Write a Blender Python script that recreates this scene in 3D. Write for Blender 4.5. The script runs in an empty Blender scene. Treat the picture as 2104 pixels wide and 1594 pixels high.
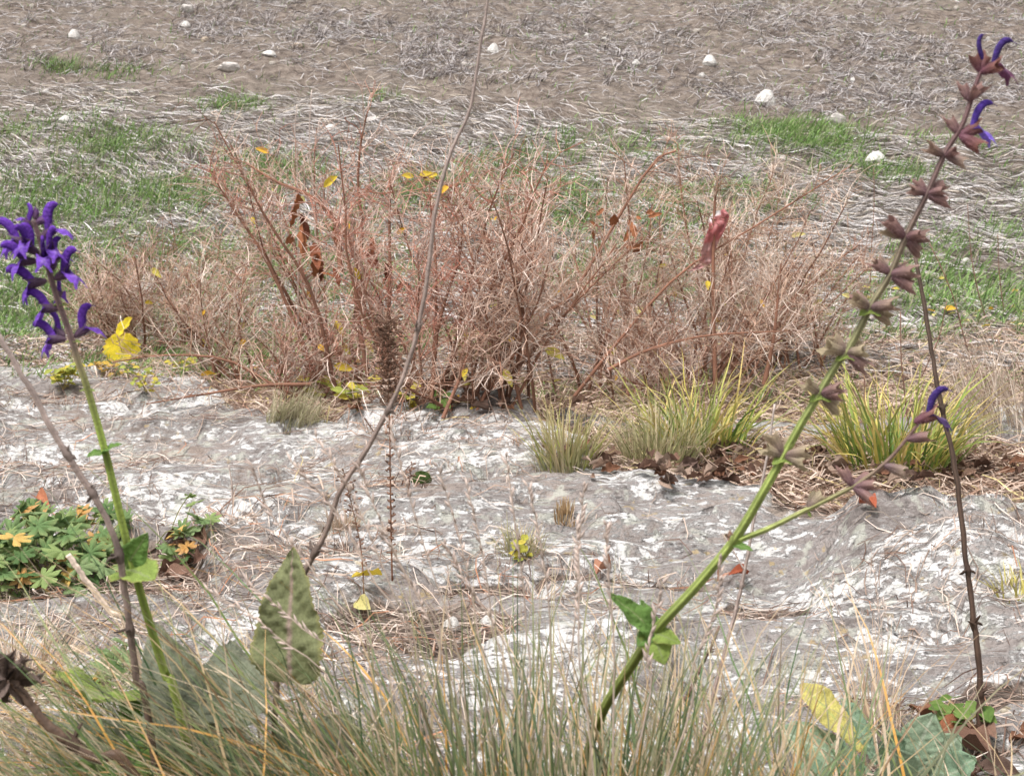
import bpy, math
import numpy as np
from mathutils import Vector, Matrix

# ------------------------------------------------------------------ camera, sky, sun, exposure
sc = bpy.context.scene
CAM_H, PITCH, FPX = 0.60, math.radians(7.7), 3238.0      # FPX: focal length in pixels of the 2104 px wide photograph
cam_data = bpy.data.cameras.new('camera'); cam = bpy.data.objects.new('camera', cam_data)
sc.collection.objects.link(cam); sc.camera = cam
cam.location = (0, 0, CAM_H); cam.rotation_euler = (math.pi / 2 - PITCH, 0, 0)
cam_data.sensor_width = 36.0; cam_data.lens = FPX / 2104 * 36
cam_data.clip_start = 0.05; cam_data.clip_end = 300
cam_data.dof.use_dof = True; cam_data.dof.focus_distance = 2.1; cam_data.dof.aperture_fstop = 30

world = bpy.data.worlds.new('World'); sc.world = world; world.use_nodes = True
wn = world.node_tree.nodes; wl = world.node_tree.links
bg = wn['Background']; bg.inputs['Strength'].default_value = 0.085
sky = wn.new('ShaderNodeTexSky'); sky.sky_type = 'NISHITA'; sky.sun_disc = False
SUN_EL, SUN_AZ = math.radians(64), math.radians(215)     # high, behind the camera to the left
sky.sun_elevation = SUN_EL; sky.sun_rotation = SUN_AZ
sky.dust_density = 4.0; sky.air_density = 1.0
hs = wn.new('ShaderNodeHueSaturation'); hs.inputs['Saturation'].default_value = 0.05   # an overcast, nearly white sky
wl.new(sky.outputs[0], hs.inputs['Color']); wl.new(hs.outputs[0], bg.inputs['Color'])
sun_d = bpy.data.lights.new('sun', 'SUN'); sun = bpy.data.objects.new('sun', sun_d); sc.collection.objects.link(sun)
sun_d.energy = 1.5; sun_d.angle = math.radians(14); sun_d.color = (1.0, 0.945, 0.93)
_s = Vector((math.sin(SUN_AZ) * math.cos(SUN_EL), math.cos(SUN_AZ) * math.cos(SUN_EL), math.sin(SUN_EL)))
sun.rotation_euler = _s.to_track_quat('Z', 'Y').to_euler(); sun.location = (0, -2, 6)
vs = sc.view_settings; vs.view_transform = 'Standard'; vs.look = 'None'; vs.gamma = 1.0; vs.use_curve_mapping = False
vs.exposure = 1.33
sc.cycles.max_bounces = 6; sc.cycles.transparent_max_bounces = 4

# ------------------------------------------------------------------ small maths
def sstep(a, b, x):
    t = np.clip((np.asarray(x, float) - a) / (b - a), 0, 1); return t * t * (3 - 2 * t)
def _hash(ix, iy, seed):
    n = (ix.astype(np.int64) * 374761393 + iy.astype(np.int64) * 668265263 + seed * 974634541) & 0xffffffff
    n = ((n ^ (n >> 13)) * 1274126177) & 0xffffffff
    n = ((n ^ (n >> 16)) * 2246822519) & 0xffffffff
    return ((n ^ (n >> 15)) & 0xffffff) / float(0xffffff)
def vnoise(x, y, seed):
    x = np.asarray(x, float); y = np.asarray(y, float)
    ix = np.floor(x); iy = np.floor(y); fx = x - ix; fy = y - iy
    fx = fx * fx * (3 - 2 * fx); fy = fy * fy * (3 - 2 * fy)
    a = _hash(ix, iy, seed); b = _hash(ix + 1, iy, seed); c = _hash(ix, iy + 1, seed); d = _hash(ix + 1, iy + 1, seed)
    return a + (b - a) * fx + (c - a) * fy + (a - b - c + d) * fx * fy
def fbm(x, y, o, seed):
    s = 0; amp = 0.5; tot = 0
    for k in range(o):
        s = s + amp * vnoise(x * 2 ** k + 7.3 * k, y * 2 ** k - 3.1 * k, seed + k * 17); tot += amp; amp *= 0.5
    return s / tot
CP, SP = math.cos(PITCH), math.sin(PITCH)
def ray(px, py):
    u = (px - 1052) / FPX; v = -(py - 797) / FPX
    return np.array([u, CP + v * SP, -SP + v * CP])
def at(px, py, y):                       # the point y metres out that the photograph shows at (px, py)
    r = ray(px, py); return np.array([0, 0, CAM_H]) + r * (y / r[1])
def flat(px, py):                        # on the level z = 0
    r = ray(px, py); return r[0] * (-CAM_H / r[2]), r[1] * (-CAM_H / r[2])

# ------------------------------------------------------------------ the lie of the land
_e = np.array([flat(*p) for p in [(-900, 750), (0, 748), (250, 752), (430, 790), (560, 872), (700, 880), (830, 862), (900, 846), (1085, 850),
               (1110, 905), (1250, 955), (1400, 1003), (1600, 1022), (1900, 1026), (2104, 1020), (2900, 1015)]])
_px = flat(1100, 870)[0]
POCKETS = [(170, 1160, 260, 45), (860, 1245, 190, 36), (80, 1380, 170, 70), (1560, 1195, 120, 26), (640, 1105, 90, 18), (1010, 1180, 120, 20),
           (2060, 1165, 90, 16), (2060, 1345, 170, 15), (330, 1185, 160, 30), (1900, 1560, 240, 45), (640, 1340, 260, 36), (760, 1010, 90, 8),
           (1180, 1075, 70, 10), (1330, 1150, 200, 8)]
_pk = []
for (a, b, rx, ry) in POCKETS:
    c = flat(a, b); e = flat(a + rx, b); n = flat(a, b + ry); f_ = flat(a, b - ry)
    _pk.append((c[0], c[1], e[0] - c[0], (f_[1] - n[1]) / 2))
def crack(x, y):
    return 1 - sstep(.004, .017, np.abs(fbm(x * 1.5 + 2, y * 4.2, 3, 8) - .5))
def soil(x, y):
    x = np.asarray(x, float); y = np.asarray(y, float)
    n = fbm(x * 5, y * 5, 3, 31) - .5
    d = y - np.interp(x, _e[:, 0], _e[:, 1]) + .35 * n
    s = sstep(-.05, .06, d)
    strip = sstep(3.62, 3.70, y + .3 * n) * (1 - sstep(3.95, 4.03, y + .3 * n)) * sstep(_px, _px + .08, x)
    s = s * (1 - strip)
    for (cx, cy, rx, ry) in _pk:
        q = ((x - cx) / rx) ** 2 + ((y - cy) / ry) ** 2
        s = np.maximum(s, 1 - sstep(.55, 1.25, q + 1.6 * n))
    s = np.maximum(s, .85 * crack(x, y) * sstep(.35, .55, fbm(x * 3, y * 3, 2, 33)) * (1 - strip))
    return np.maximum(s, 1 - sstep(1.2, 1.45, y + .3 * n))
def zf(x, y):
    x = np.asarray(x, float); y = np.asarray(y, float)
    z = .10 * (1 - sstep(1.12, 1.48, y))
    t = np.clip((y - 5.4) / 2.5, 0, 1)
    z = z + .3 * 1.25 * t * t + .3 * np.maximum(y - 7.9, 0)
    fa = sstep(4.6, 6.0, y)
    z = z + fa * (.10 * (fbm(x * 1.1, y * 1.1, 2, 11) - .5) + .085 * (fbm(x * 6, y * 6, 3, 12) - .5))
    q = fbm(x * 1.2 + .3 * y + 4, y * 2.4, 3, 2) * 9; fl = np.floor(q); fr = q - fl
    r = .045 * (fbm(x * .9 + 3, y * .9, 2, 1) - .5) + .020 * (fl + sstep(.55, 1., fr) - 4.5)
    q2 = fbm(x * .8 + 9, y * 3.6 + .5 * x, 3, 7) * 7; f2 = np.floor(q2); r = r + .023 * (f2 + sstep(.86, 1., q2 - f2) - 3.5)
    r = r - .036 * crack(x, y)
    r = r + .024 * (fbm(x * 6, y * 13, 3, 3) - .5) + .012 * (fbm(x * 30, y * 36, 2, 4) - .5)
    s = soil(x, y)
    hx, hy = flat(1985, 1150)
    hq = np.sqrt(((x - hx) / .30) ** 2 + ((y - hy) / .26) ** 2) + .5 * (fbm(x * 6, y * 6, 2, 41) - .5)
    hump = .125 * (1 - sstep(.25, 1.0, hq))
    lx, ly = flat(1300, 1300)
    lq = np.sqrt(((x - lx) / .09) ** 2 + ((y - ly) / .11) ** 2) + .5 * (fbm(x * 12, y * 12, 2, 42) - .5)
    hump = hump + .05 * (1 - sstep(.3, 1.0, lq))
    ox, oy = flat(985, 868)
    oq = np.sqrt(((x - ox) / .20) ** 2 + ((y - oy) / .30) ** 2)
    hump = hump + .035 * (1 - sstep(.4, 1.0, oq))
    sx, sy = flat(120, 1250)
    sq = np.sqrt(((x - sx) / .28) ** 2 + ((y - sy) / .10) ** 2) + .3 * (fbm(x * 9, y * 9, 2, 43) - .5)
    hump = hump + .03 * (1 - sstep(.6, 1.0, sq))
    ra = 1 - fa
    return z + ra * (r * (1 - .55 * s) + hump * (1 - .5 * s) - .035 * s)
_T = np.concatenate([np.linspace(.6, 8, 3000), np.linspace(8, 45, 2500)])
def ground(px, py):                      # where the line of sight meets the land
    r = ray(px, py); tt = _T / r[1]
    x = r[0] * tt; y = r[1] * tt; z = CAM_H + r[2] * tt
    k = np.argmax(z < zf(x, y))
    return np.array([x[k], y[k], z[k]])
def onland(x, y): return np.array([x, y, float(zf(x, y))])

# ------------------------------------------------------------------ mesh and object helpers
COL = sc.collection
class Geo:
    def __init__(s): s.V = []; s.C = []; s.Q = []; s.T = []; s.n = 0
    def add(s, V, C, Q=None, T=None):
        V = np.asarray(V, float).reshape(-1, 3); C = np.asarray(C, float)
        if C.ndim == 1: C = np.repeat(C[None], len(V), 0)
        s.V.append(V); s.C.append(C.reshape(-1, 3))
        if Q is not None and len(Q): s.Q.append(np.asarray(Q, int).reshape(-1, 4) + s.n)
        if T is not None and len(T): s.T.append(np.asarray(T, int).reshape(-1, 3) + s.n)
        s.n += len(V)
    def ribbons(s, P, W, S, C):
        N, K = P.shape[:2]
        S = S if S.ndim == 3 else np.repeat(S[:, None], K, 1)
        C = C if C.ndim == 3 else np.repeat(C[:, None], K, 1)
        V = np.stack([P - S * W[..., None], P + S * W[..., None]], 2).reshape(-1, 3)
        i = (np.arange(N)[:, None] * K + np.arange(K - 1)[None]) * 2
        s.add(V, np.repeat(C.reshape(-1, 3), 2, 0), np.stack([i, i + 1, i + 3, i + 2], -1))
    def tubes(s, P, R, C, m=3, prof=None, profc=None, cap=False):
        P = np.asarray(P, float); R = np.asarray(R, float)
        if P.ndim == 2: P = P[None]; R = R[None]; C = np.asarray(C, float); C = C[None] if C.ndim == 2 else C
        C = np.asarray(C, float); N, K = P.shape[:2]
        if C.ndim == 1: C = np.broadcast_to(C, (N, K, 3))
        elif C.ndim == 2: C = np.repeat(C[:, None], K, 1)
        Tn = np.gradient(P, axis=1); Tn /= np.linalg.norm(Tn, axis=2, keepdims=True) + 1e-12
        mt = np.abs(Tn.mean(1))
        ref = np.where((mt[:, 2] > .75)[:, None], np.array([[.08, 1., .05]]), np.array([[.05, .08, 1.]]))[:, None]
        B = np.cross(Tn, ref); B /= np.linalg.norm(B, axis=2, keepdims=True) + 1e-12
        D = np.cross(B, Tn)
        a = np.arange(m) * 2 * math.pi / m + .4
        pr = np.ones(m) if prof is None else np.asarray(prof)
        V = P[:, :, None] + R[:, :, None, None] * pr[None, None, :, None] * (np.cos(a)[None, None, :, None] * B[:, :, None] + np.sin(a)[None, None, :, None] * D[:, :, None])
        pc = np.ones((m, 3)) if profc is None else np.asarray(profc)
        CC = C[:, :, None] * pc[None, None]
        base = (np.arange(N)[:, None, None] * K + np.arange(K - 1)[None, :, None]) * m
        j = np.arange(m)[None, None]; j2 = (j + 1) % m
        Q = np.stack([base + j, base + j2, base + m + j2, base + m + j], -1)
        T = None
        V = V.reshape(-1, 3); CC = CC.reshape(-1, 3)
        if cap:
            n0 = len(V); ends = np.concatenate([P[:, 0], P[:, -1]]); V = np.concatenate([V, ends]); CC = np.concatenate([CC, C[:, 0], C[:, -1]])
            T = []
            for q in range(N):
                for jj in range(m):
                    T.append((n0 + q, q * K * m + (jj + 1) % m, q * K * m + jj)); o = q * K * m + (K - 1) * m
                    T.append((n0 + N + q, o + jj, o + (jj + 1) % m))
        s.add(V, CC, Q, T)
    def grid(s, P, C):                    # P (a, b, 3)
        a, b = P.shape[:2]
        i = (np.arange(a - 1)[:, None] * b + np.arange(b - 1)[None])
        s.add(P, np.broadcast_to(C, P.shape), np.stack([i, i + 1, i + b + 1, i + b], -1))
    def mesh(s, name, mat, smooth=True, off=None):
        V = np.concatenate(s.V); C = np.concatenate(s.C)
        if off is not None: V = V - np.asarray(off)
        Q = np.concatenate(s.Q) if s.Q else np.zeros((0, 4), int); T = np.concatenate(s.T) if s.T else np.zeros((0, 3), int)
        me = bpy.data.meshes.new(name)
        me.vertices.add(len(V)); me.vertices.foreach_set('co', V.ravel().astype(np.float32))
        me.loops.add(Q.size + T.size); me.loops.foreach_set('vertex_index', np.concatenate([Q.ravel(), T.ravel()]).astype(np.int32))
        me.polygons.add(len(Q) + len(T))
        me.polygons.foreach_set('loop_start', np.concatenate([np.arange(len(Q)) * 4, Q.size + np.arange(len(T)) * 3]).astype(np.int32))
        me.polygons.foreach_set('use_smooth', np.full(len(Q) + len(T), smooth))
        at_ = me.attributes.new('Col', 'FLOAT_COLOR', 'POINT')
        at_.data.foreach_set('color', np.concatenate([np.clip(C, 0, 1), np.ones((len(C), 1))], 1).ravel().astype(np.float32))
        me.update(calc_edges=True); me.materials.append(mat)
        return me
def link(name, me, parent=None, M=None, kind=None):
    o = bpy.data.objects.new(name, me); COL.objects.link(o)
    if parent is not None: o.parent = parent
    if M is not None: o.matrix_basis = M
    if kind: o['kind'] = kind
    return o
def tag(o, label, cat, group=None):
    o['label'] = label; o['category'] = cat
    if group: o['group'] = group
    return o
def thing(name, label, cat, loc, group=None):
    o = bpy.data.objects.new(name, None); COL.objects.link(o); o.location = Vector(loc); o.empty_display_size = .05
    return tag(o, label, cat, group)
def spline(pts, n):                      # Catmull-Rom through control points
    P = np.asarray(pts, float); P = np.concatenate([[2 * P[0] - P[1]], P, [2 * P[-1] - P[-2]]])
    u = np.linspace(0, len(P) - 3 - 1e-6, n); k = np.floor(u).astype(int); t = (u - k)[:, None]
    a, b, c, d = P[k], P[k + 1], P[k + 2], P[k + 3]
    return .5 * ((2 * b) + (c - a) * t + (2 * a - 5 * b + 4 * c - d) * t ** 2 + (3 * b - a - 3 * c + d) * t ** 3)
def frame(base, tip, hint):               # Y along the piece, Z near the hint, X across; scaled to its length
    base = np.asarray(base, float); tip = np.asarray(tip, float)
    y = tip - base; L = np.linalg.norm(y); y = y / L
    z = np.asarray(hint, float); z = z - y * np.dot(z, y); z /= np.linalg.norm(z); x = np.cross(y, z)
    return x, y, z, L
def mat4(x, y, z, loc):
    return Matrix(((x[0], y[0], z[0], loc[0]), (x[1], y[1], z[1], loc[1]), (x[2], y[2], z[2], loc[2]), (0, 0, 0, 1)))

# ------------------------------------------------------------------ materials
def attr_mat(name, rough=.8, trans=0., nscale=60., namt=.25, bump=0., bscale=200., spec=.25):
    m = bpy.data.materials.new(name); m.use_nodes = True; n = m.node_tree.nodes; l = m.node_tree.links
    b = n['Principled BSDF']; out = n['Material Output']
    a = n.new('ShaderNodeAttribute'); a.attribute_name = 'Col'
    tc = n.new('ShaderNodeTexCoord'); no = n.new('ShaderNodeTexNoise'); no.inputs['Scale'].default_value = nscale; no.inputs['Detail'].default_value = 5
    l.new(tc.outputs['Object'], no.inputs['Vector'])
    mr = n.new('ShaderNodeMapRange'); mr.inputs[1].default_value = .3; mr.inputs[2].default_value = .7
    mr.inputs[3].default_value = 1 - namt; mr.inputs[4].default_value = 1 + namt
    l.new(no.outputs[0], mr.inputs[0])
    mx = n.new('ShaderNodeVectorMath'); mx.operation = 'SCALE'; l.new(a.outputs['Color'], mx.inputs[0]); l.new(mr.outputs[0], mx.inputs['Scale'])
    l.new(mx.outputs[0], b.inputs['Base Color']); b.inputs['Roughness'].default_value = rough
    b.inputs['Specular IOR Level'].default_value = spec
    if bump:
        nb = n.new('ShaderNodeTexNoise'); nb.inputs['Scale'].default_value = bscale; nb.inputs['Detail'].default_value = 3; l.new(tc.outputs['Object'], nb.inputs['Vector'])
        bp = n.new('ShaderNodeBump'); bp.inputs['Strength'].default_value = bump; bp.inputs['Distance'].default_value = .003
        l.new(nb.outputs[0], bp.inputs['Height']); l.new(bp.outputs[0], b.inputs['Normal'])
    if trans:
        t = n.new('ShaderNodeBsdfTranslucent'); l.new(mx.outputs[0], t.inputs['Color'])
        s = n.new('ShaderNodeMixShader'); s.inputs[0].default_value = trans
        l.new(b.outputs[0], s.inputs[1]); l.new(t.outputs[0], s.inputs[2]); l.new(s.outputs[0], out.inputs['Surface'])
    return m
M_STEM = attr_mat('plant_stem', .6, 0, 90, .16, .25, 500)
M_LEAF = attr_mat('leaf', .55, .28, 55, .22, .5, 160)
M_PETAL = attr_mat('petal', .55, .35, 520, .32, .5, 900)
M_BLADE = attr_mat('grass_blade', .65, .25, 40, .15)
M_STRAW = attr_mat('straw', .85, .12, 25, .2)
M_TWIG = attr_mat('twig', .85, 0, 30, .25)
M_DEAD = attr_mat('dead_leaf', .75, .1, 50, .3, .5, 120)
M_STONE = attr_mat('stone', .9, 0, 3.5, .3, .8, 12)
M_PLASTIC = attr_mat('plastic', .35, .3, 30, .12, 0, 100, .5)
M_MOSS = attr_mat('moss', .9, .1, 400, .4, .6, 900)

def ramp(n, l, src, stops):
    r = n.new('ShaderNodeValToRGB'); e = r.color_ramp.elements
    while len(e) < len(stops): e.new(.5)
    for k, (p, c) in enumerate(stops): e[k].position = p; e[k].color = (*c, 1) if len(c) == 3 else c
    l.new(src, r.inputs[0]); return r.outputs[0]
def ground_mat(name, rock):
    m = bpy.data.materials.new(name); m.use_nodes = True; n = m.node_tree.nodes; l = m.node_tree.links; b = n['Principled BSDF']
    tc = n.new('ShaderNodeTexCoord').outputs['Object']
    mp = n.new('ShaderNodeMapping'); mp.inputs['Scale'].default_value = (.5, 1.15, 1.); l.new(tc, mp.inputs['Vector'])
    def noise(s, d=4, dist=0., rough=.55, lay=False):
        q = n.new('ShaderNodeTexNoise'); q.inputs['Scale'].default_value = s; q.inputs['Detail'].default_value = d
        q.inputs['Distortion'].default_value = dist; q.inputs['Roughness'].default_value = rough; l.new(mp.outputs[0] if lay else tc, q.inputs['Vector']); return q.outputs[0]
    def mixc(f, a, c):
        q = n.new('ShaderNodeMix'); q.data_type = 'RGBA'; l.new(f, q.inputs[0])
        for s, v in ((6, a), (7, c)):
            if isinstance(v, tuple): q.inputs[s].default_value = (*v, 1)
            else: l.new(v, q.inputs[s])
        return q.outputs[2]
    def math_(op, a, c):
        q = n.new('ShaderNodeMath'); q.operation = op
        for s, v in ((0, a), (1, c)):
            if isinstance(v, (int, float)): q.inputs[s].default_value = v
            else: l.new(v, q.inputs[s])
        return q.outputs[0]
    W, K = (1, 1, 1), (0, 0, 0)
    sc_ = ramp(n, l, noise(14, 6), [(.32, (.06, .046, .038)), (.48, (.15, .118, .098)), (.66, (.255, .212, .178))])
    sc_ = mixc(ramp(n, l, noise(90, 3), [(.55, K), (.72, W)]), sc_, (.33, .285, .24))
    hgt = noise(45, 6)
    if not rock:
        sc_ = mixc(ramp(n, l, noise(1.6, 3), [(.4, K), (.65, (.5, .5, .5))]), sc_, (.20, .172, .142))
        l.new(sc_, b.inputs['Base Color'])
    else:
        base = ramp(n, l, noise(7, 5), [(.3, (.11, .096, .088)), (.5, (.195, .172, .16)), (.72, (.30, .268, .25))])
        base = mixc(ramp(n, l, noise(3.2, 3), [(.5, K), (.7, (.55, .55, .55))]), base, (.27, .205, .16))
        big = noise(1.9, 3)
        # crusts of pale lichen: small flecks gathered into larger patches
        lic = math_('ADD', noise(70, 8, .2, .70, True), math_('MULTIPLY', math_('SUBTRACT', big, .5), .55))
        lic = math_('ADD', lic, math_('MULTIPLY', math_('SUBTRACT', noise(9, 3, 0, .5, True), .5), .45))
        licm = ramp(n, l, lic, [(.487, K), (.545, W)])
        licc = ramp(n, l, noise(30, 4), [(.3, (.42, .41, .39)), (.5, (.54, .53, .515)), (.7, (.70, .69, .68))])
        c = mixc(ramp(n, l, lic, [(.40, K), (.49, (.75, .75, .75))]), base, (.335, .312, .298))
        c = mixc(licm, c, licc)
        gm = ramp(n, l, math_('ADD', noise(24, 5, .5), math_('MULTIPLY', noise(5, 2), .3)), [(.70, K), (.78, (.6, .6, .6))])
        c = mixc(gm, c, (.42, .43, .37))
        dk = ramp(n, l, noise(95, 6, .2, .7, True), [(.57, K), (.63, (.75, .75, .75))]); c = mixc(dk, c, (.085, .075, .07))
        yl = ramp(n, l, math_('ADD', noise(38, 4), math_('MULTIPLY', noise(4.1, 2), .35)), [(.83, K), (.88, (.5, .5, .5))]); c = mixc(yl, c, (.42, .31, .13))
        a = n.new('ShaderNodeAttribute'); a.attribute_name = 'Col'
        sep = n.new('ShaderNodeSeparateColor'); l.new(a.outputs['Color'], sep.inputs[0])
        sm = ramp(n, l, math_('ADD', sep.outputs[0], math_('MULTIPLY', math_('SUBTRACT', noise(28, 4), .5), .9)), [(.42, K), (.58, W)])
        c = mixc(sm, c, sc_); l.new(c, b.inputs['Base Color'])
        hgt = math_('ADD', math_('MULTIPLY', licm, .12), math_('ADD', math_('MULTIPLY', noise(60, 6), .8), math_('MULTIPLY', noise(16, 4), 1.2)))
    bp = n.new('ShaderNodeBump'); bp.inputs['Strength'].default_value = .9; bp.inputs['Distance'].default_value = .02 if rock else .03
    l.new(hgt, bp.inputs['Height']); l.new(bp.outputs[0], b.inputs['Normal'])
    b.inputs['Roughness'].default_value = .95; b.inputs['Specular IOR Level'].default_value = .15
    return m
M_ROCK = ground_mat('lichen_rock', True); M_SOIL = ground_mat('field_soil', False)

# ------------------------------------------------------------------ setting: rock ledge, field
def sheet(name, xs, ys, mat, zfun):
    X, Y = np.meshgrid(xs, ys); Z = zfun(X, Y); S = soil(X, Y)
    g = Geo(); P = np.stack([X, Y, Z], -1)
    g.grid(P, np.stack([S, S, S], -1))
    g.Q[0] = g.Q[0][:, ::1]
    o = link(name, g.mesh(name, mat)); o['kind'] = 'structure'; return o
ys = np.exp(np.linspace(math.log(.35), math.log(5.6), 460))
sheet('rock_ledge', np.linspace(-2.8, 2.8, 580), ys, M_ROCK, zf)
xs = np.concatenate([np.linspace(-60, -7, 30)[:-1], np.linspace(-7, 7, 240), np.linspace(7, 60, 30)[1:]])
yf = np.concatenate([np.linspace(-8, 5, 14)[:-1], np.linspace(5, 16, 240), np.linspace(16, 70, 60)[1:]])
def zfield(x, y):
    inside = (1 - sstep(2.62, 2.74, np.abs(x))) * (1 - sstep(5.35, 5.6, y)) * sstep(.1, .4, y)
    return zf(x, y) - .004 - .35 * inside
sheet('field', xs, yf, M_SOIL, zfield)

# ------------------------------------------------------------------ strands lying on the land
def lie(g, rng, x, y, head, L, w, lift, curl, col, K=4, zoff=.002):
    N = len(x); s = np.linspace(-.5, .5, K)
    h = head[:, None] + curl[:, None] * s[None] * 2 + rng.normal(0, .18, (N, K))
    stp = (L / (K - 1))[:, None]
    dx = np.cos(h) * stp; dy = np.sin(h) * stp
    X = x[:, None] + np.cumsum(dx, 1) - dx.sum(1, keepdims=True) / 2; Y = y[:, None] + np.cumsum(dy, 1) - dy.sum(1, keepdims=True) / 2
    a = rng.uniform(-.3, 1.3, N)[:, None]
    Z = zf(X, Y) + zoff + lift[:, None] * np.clip(1 - np.abs(np.linspace(0, 1, K)[None] - a) * 1.1, 0, 1)
    psi = rng.uniform(-1.2, 1.2, N)
    S = np.stack([-np.sin(head) * np.cos(psi), np.cos(head) * np.cos(psi), np.sin(psi)], -1)
    W = w[:, None] * (1 - .5 * np.abs(np.linspace(-1, 1, K))[None])
    g.ribbons(np.stack([X, Y, Z], -1), W, S, col)
def grass(rng, b, head, th0, bend, L, K=7, wob=.06):
    N = len(b); s = (np.arange(K - 1) + .5) / (K - 1)
    th = th0[:, None] + bend[:, None] * s[None] ** 1.4 + rng.normal(0, wob, (N, K - 1))
    ph = head[:, None] + rng.normal(0, wob * 1.5, (N, K - 1)).cumsum(1)
    d = np.stack([np.sin(th) * np.cos(ph), np.sin(th) * np.sin(ph), np.cos(th)], -1) * (L / (K - 1))[:, None, None]
    return np.concatenate([b[:, None], b[:, None] + np.cumsum(d, 1)], 1)
def pick(rng, pal, N, var=.15):
    pal = np.asarray(pal, float); p = pal[:, 3] / pal[:, 3].sum()
    c = pal[rng.choice(len(pal), N, p=p), :3]
    return c * np.clip(1 + rng.normal(0, var, (N, 1)), .5, 1.6)
def ellipse(px, py, rx, ry):
    c = ground(px, py); a = ground(px + rx, py); n0 = ground(px, py + ry); n1 = ground(px, py - ry)
    return c[0], c[1], abs(a[0] - c[0]) + .02, abs(n1[1] - n0[1]) / 2 + .02
rng = np.random.default_rng(5)
STRIP = np.array([ground(*p)[:2] for p in [(0, 150), (400, 150), (800, 165), (1200, 200), (1500, 225), (1800, 250), (2100, 240)]])
def strip_d(x, y): return y - np.interp(x, STRIP[:, 0], STRIP[:, 1])
GREENS = [ellipse(*e) for e in [(1190, 290, 150, 28), (1640, 285, 130, 26), (1600, 275, 60, 16), (1660, 295, 50, 16), (1820, 360, 110, 25), (125, 140, 45, 12), (250, 150, 90, 15), (470, 215, 70, 16), (250, 300, 100, 30),
          (180, 380, 170, 40), (330, 420, 150, 50), (120, 450, 160, 45), (60, 600, 120, 50), (520, 540, 130, 60), (560, 370, 90, 50), (900, 380, 120, 30), (780, 200, 60, 10), (1330, 520, 160, 60),
          (1900, 590, 200, 35), (1750, 620, 110, 20), (1100, 430, 120, 60), (1420, 420, 120, 40), (60, 690, 90, 30), (2050, 480, 70, 20), (1960, 290, 80, 15), (700, 520, 120, 60), (1250, 320, 160, 30)]]
def green(x, y):
    g_ = np.zeros_like(x)
    for (cx, cy, rx, ry) in GREENS: g_ = np.maximum(g_, np.exp(-(((x - cx) / rx) ** 2 + ((y - cy) / ry) ** 2) * .9))
    d = strip_d(x, y)
    n = fbm(x * 1.6, y * 1.6, 3, 77)
    return np.clip(g_ * sstep(.25, .6, fbm(x * 4, y * 4, 2, 78) + .1) + .75 * sstep(.44, .62, n) * sstep(-.3, -1.8, d), 0, 1)
# straw mown and combed down over the field
g = Geo()
N = 210000
u = rng.uniform(0, 1, N); y = 5.0 + 12.5 * u ** 1.45; x = rng.uniform(-1, 1, N) * (.335 * y + .6)
d = strip_d(x, y); n1 = fbm(x * 2.2, y * 1.4, 3, 51)
keep_p = np.where(d < -.35, .40 + .8 * sstep(.35, .6, n1), np.where(d < .25, .20, .34 + .75 * sstep(.38, .58, n1)))
k = rng.uniform(0, 1, N) < keep_p * (1 - .30 * green(x, y)); x, y, d, n1 = x[k], y[k], d[k], n1[k]; N = len(x)
far = d > -.1
head = np.where(far, rng.normal(-.1, .85, N), rng.normal(-.50, .33, N) + 1.1 * (fbm(x * .7, y * .7, 2, 52) - .5))
L = np.where(far, rng.uniform(.04, .13, N), rng.uniform(.07, .22, N))
w = rng.uniform(.0012, .0034, N) * np.where(far, .95, 1.)
lift = np.where(far, rng.uniform(0, .035, N), rng.uniform(.0, .03, N)) * (.5 + n1)
col = pick(rng, [(.44, .405, .38, 4), (.61, .585, .575, 4.5), (.27, .235, .215, 2.8), (.10, .085, .073, 2.6), (.48, .42, .345, 2)], N, .18)
col = np.where(far[:, None], col * .84 + np.array([.0, .0, .01]), col)
lie(g, rng, x, y, head, L, w, lift, rng.normal(0, .45, N), col, 4)
o = link('field_straw', g.mesh('field_straw', M_STRAW)); o['kind'] = 'stuff'
# grey tussock stubs standing in the upper field
g = Geo(); NT = 2100
y0 = 5.2 + 12.5 * rng.uniform(0, 1, NT) ** 1.1; x0 = rng.uniform(-1, 1, NT) * (.35 * y0 + .8); d0 = strip_d(x0, y0)
k = (d0 > .15) & (fbm(x0 * 2.2, y0 * 1.4, 3, 51) > .40); x0, y0 = x0[k], y0[k]; NT = len(x0)
n = 26; cx = np.repeat(x0, n); cy = np.repeat(y0, n); r = np.abs(rng.normal(0, .045, NT * n)); a = rng.uniform(0, 6.283, NT * n)
bx = cx + r * np.cos(a); by = cy + r * np.sin(a); b = np.stack([bx, by, zf(bx, by) - .003], -1)
P = grass(rng, b, np.where(rng.uniform(size=NT * n) < .6, rng.normal(0, .7, NT * n), a), rng.uniform(.3, 1.1, NT * n), rng.uniform(.3, 1.1, NT * n), rng.uniform(.03, .12, NT * n), 5, .14)
c = pick(rng, [(.40, .355, .335, 4), (.56, .515, .505, 4), (.22, .185, .17, 3), (.07, .058, .05, 3)], NT * n)
S = np.stack([np.cos(a + 1.57), np.sin(a + 1.57), 0 * a], -1)
g.ribbons(P, np.linspace(.0030, .0008, 5)[None] * np.ones((NT * n, 1)), S, c)
o = link('field_stubble', g.mesh('field_stubble', M_STRAW)); o['kind'] = 'stuff'
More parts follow.
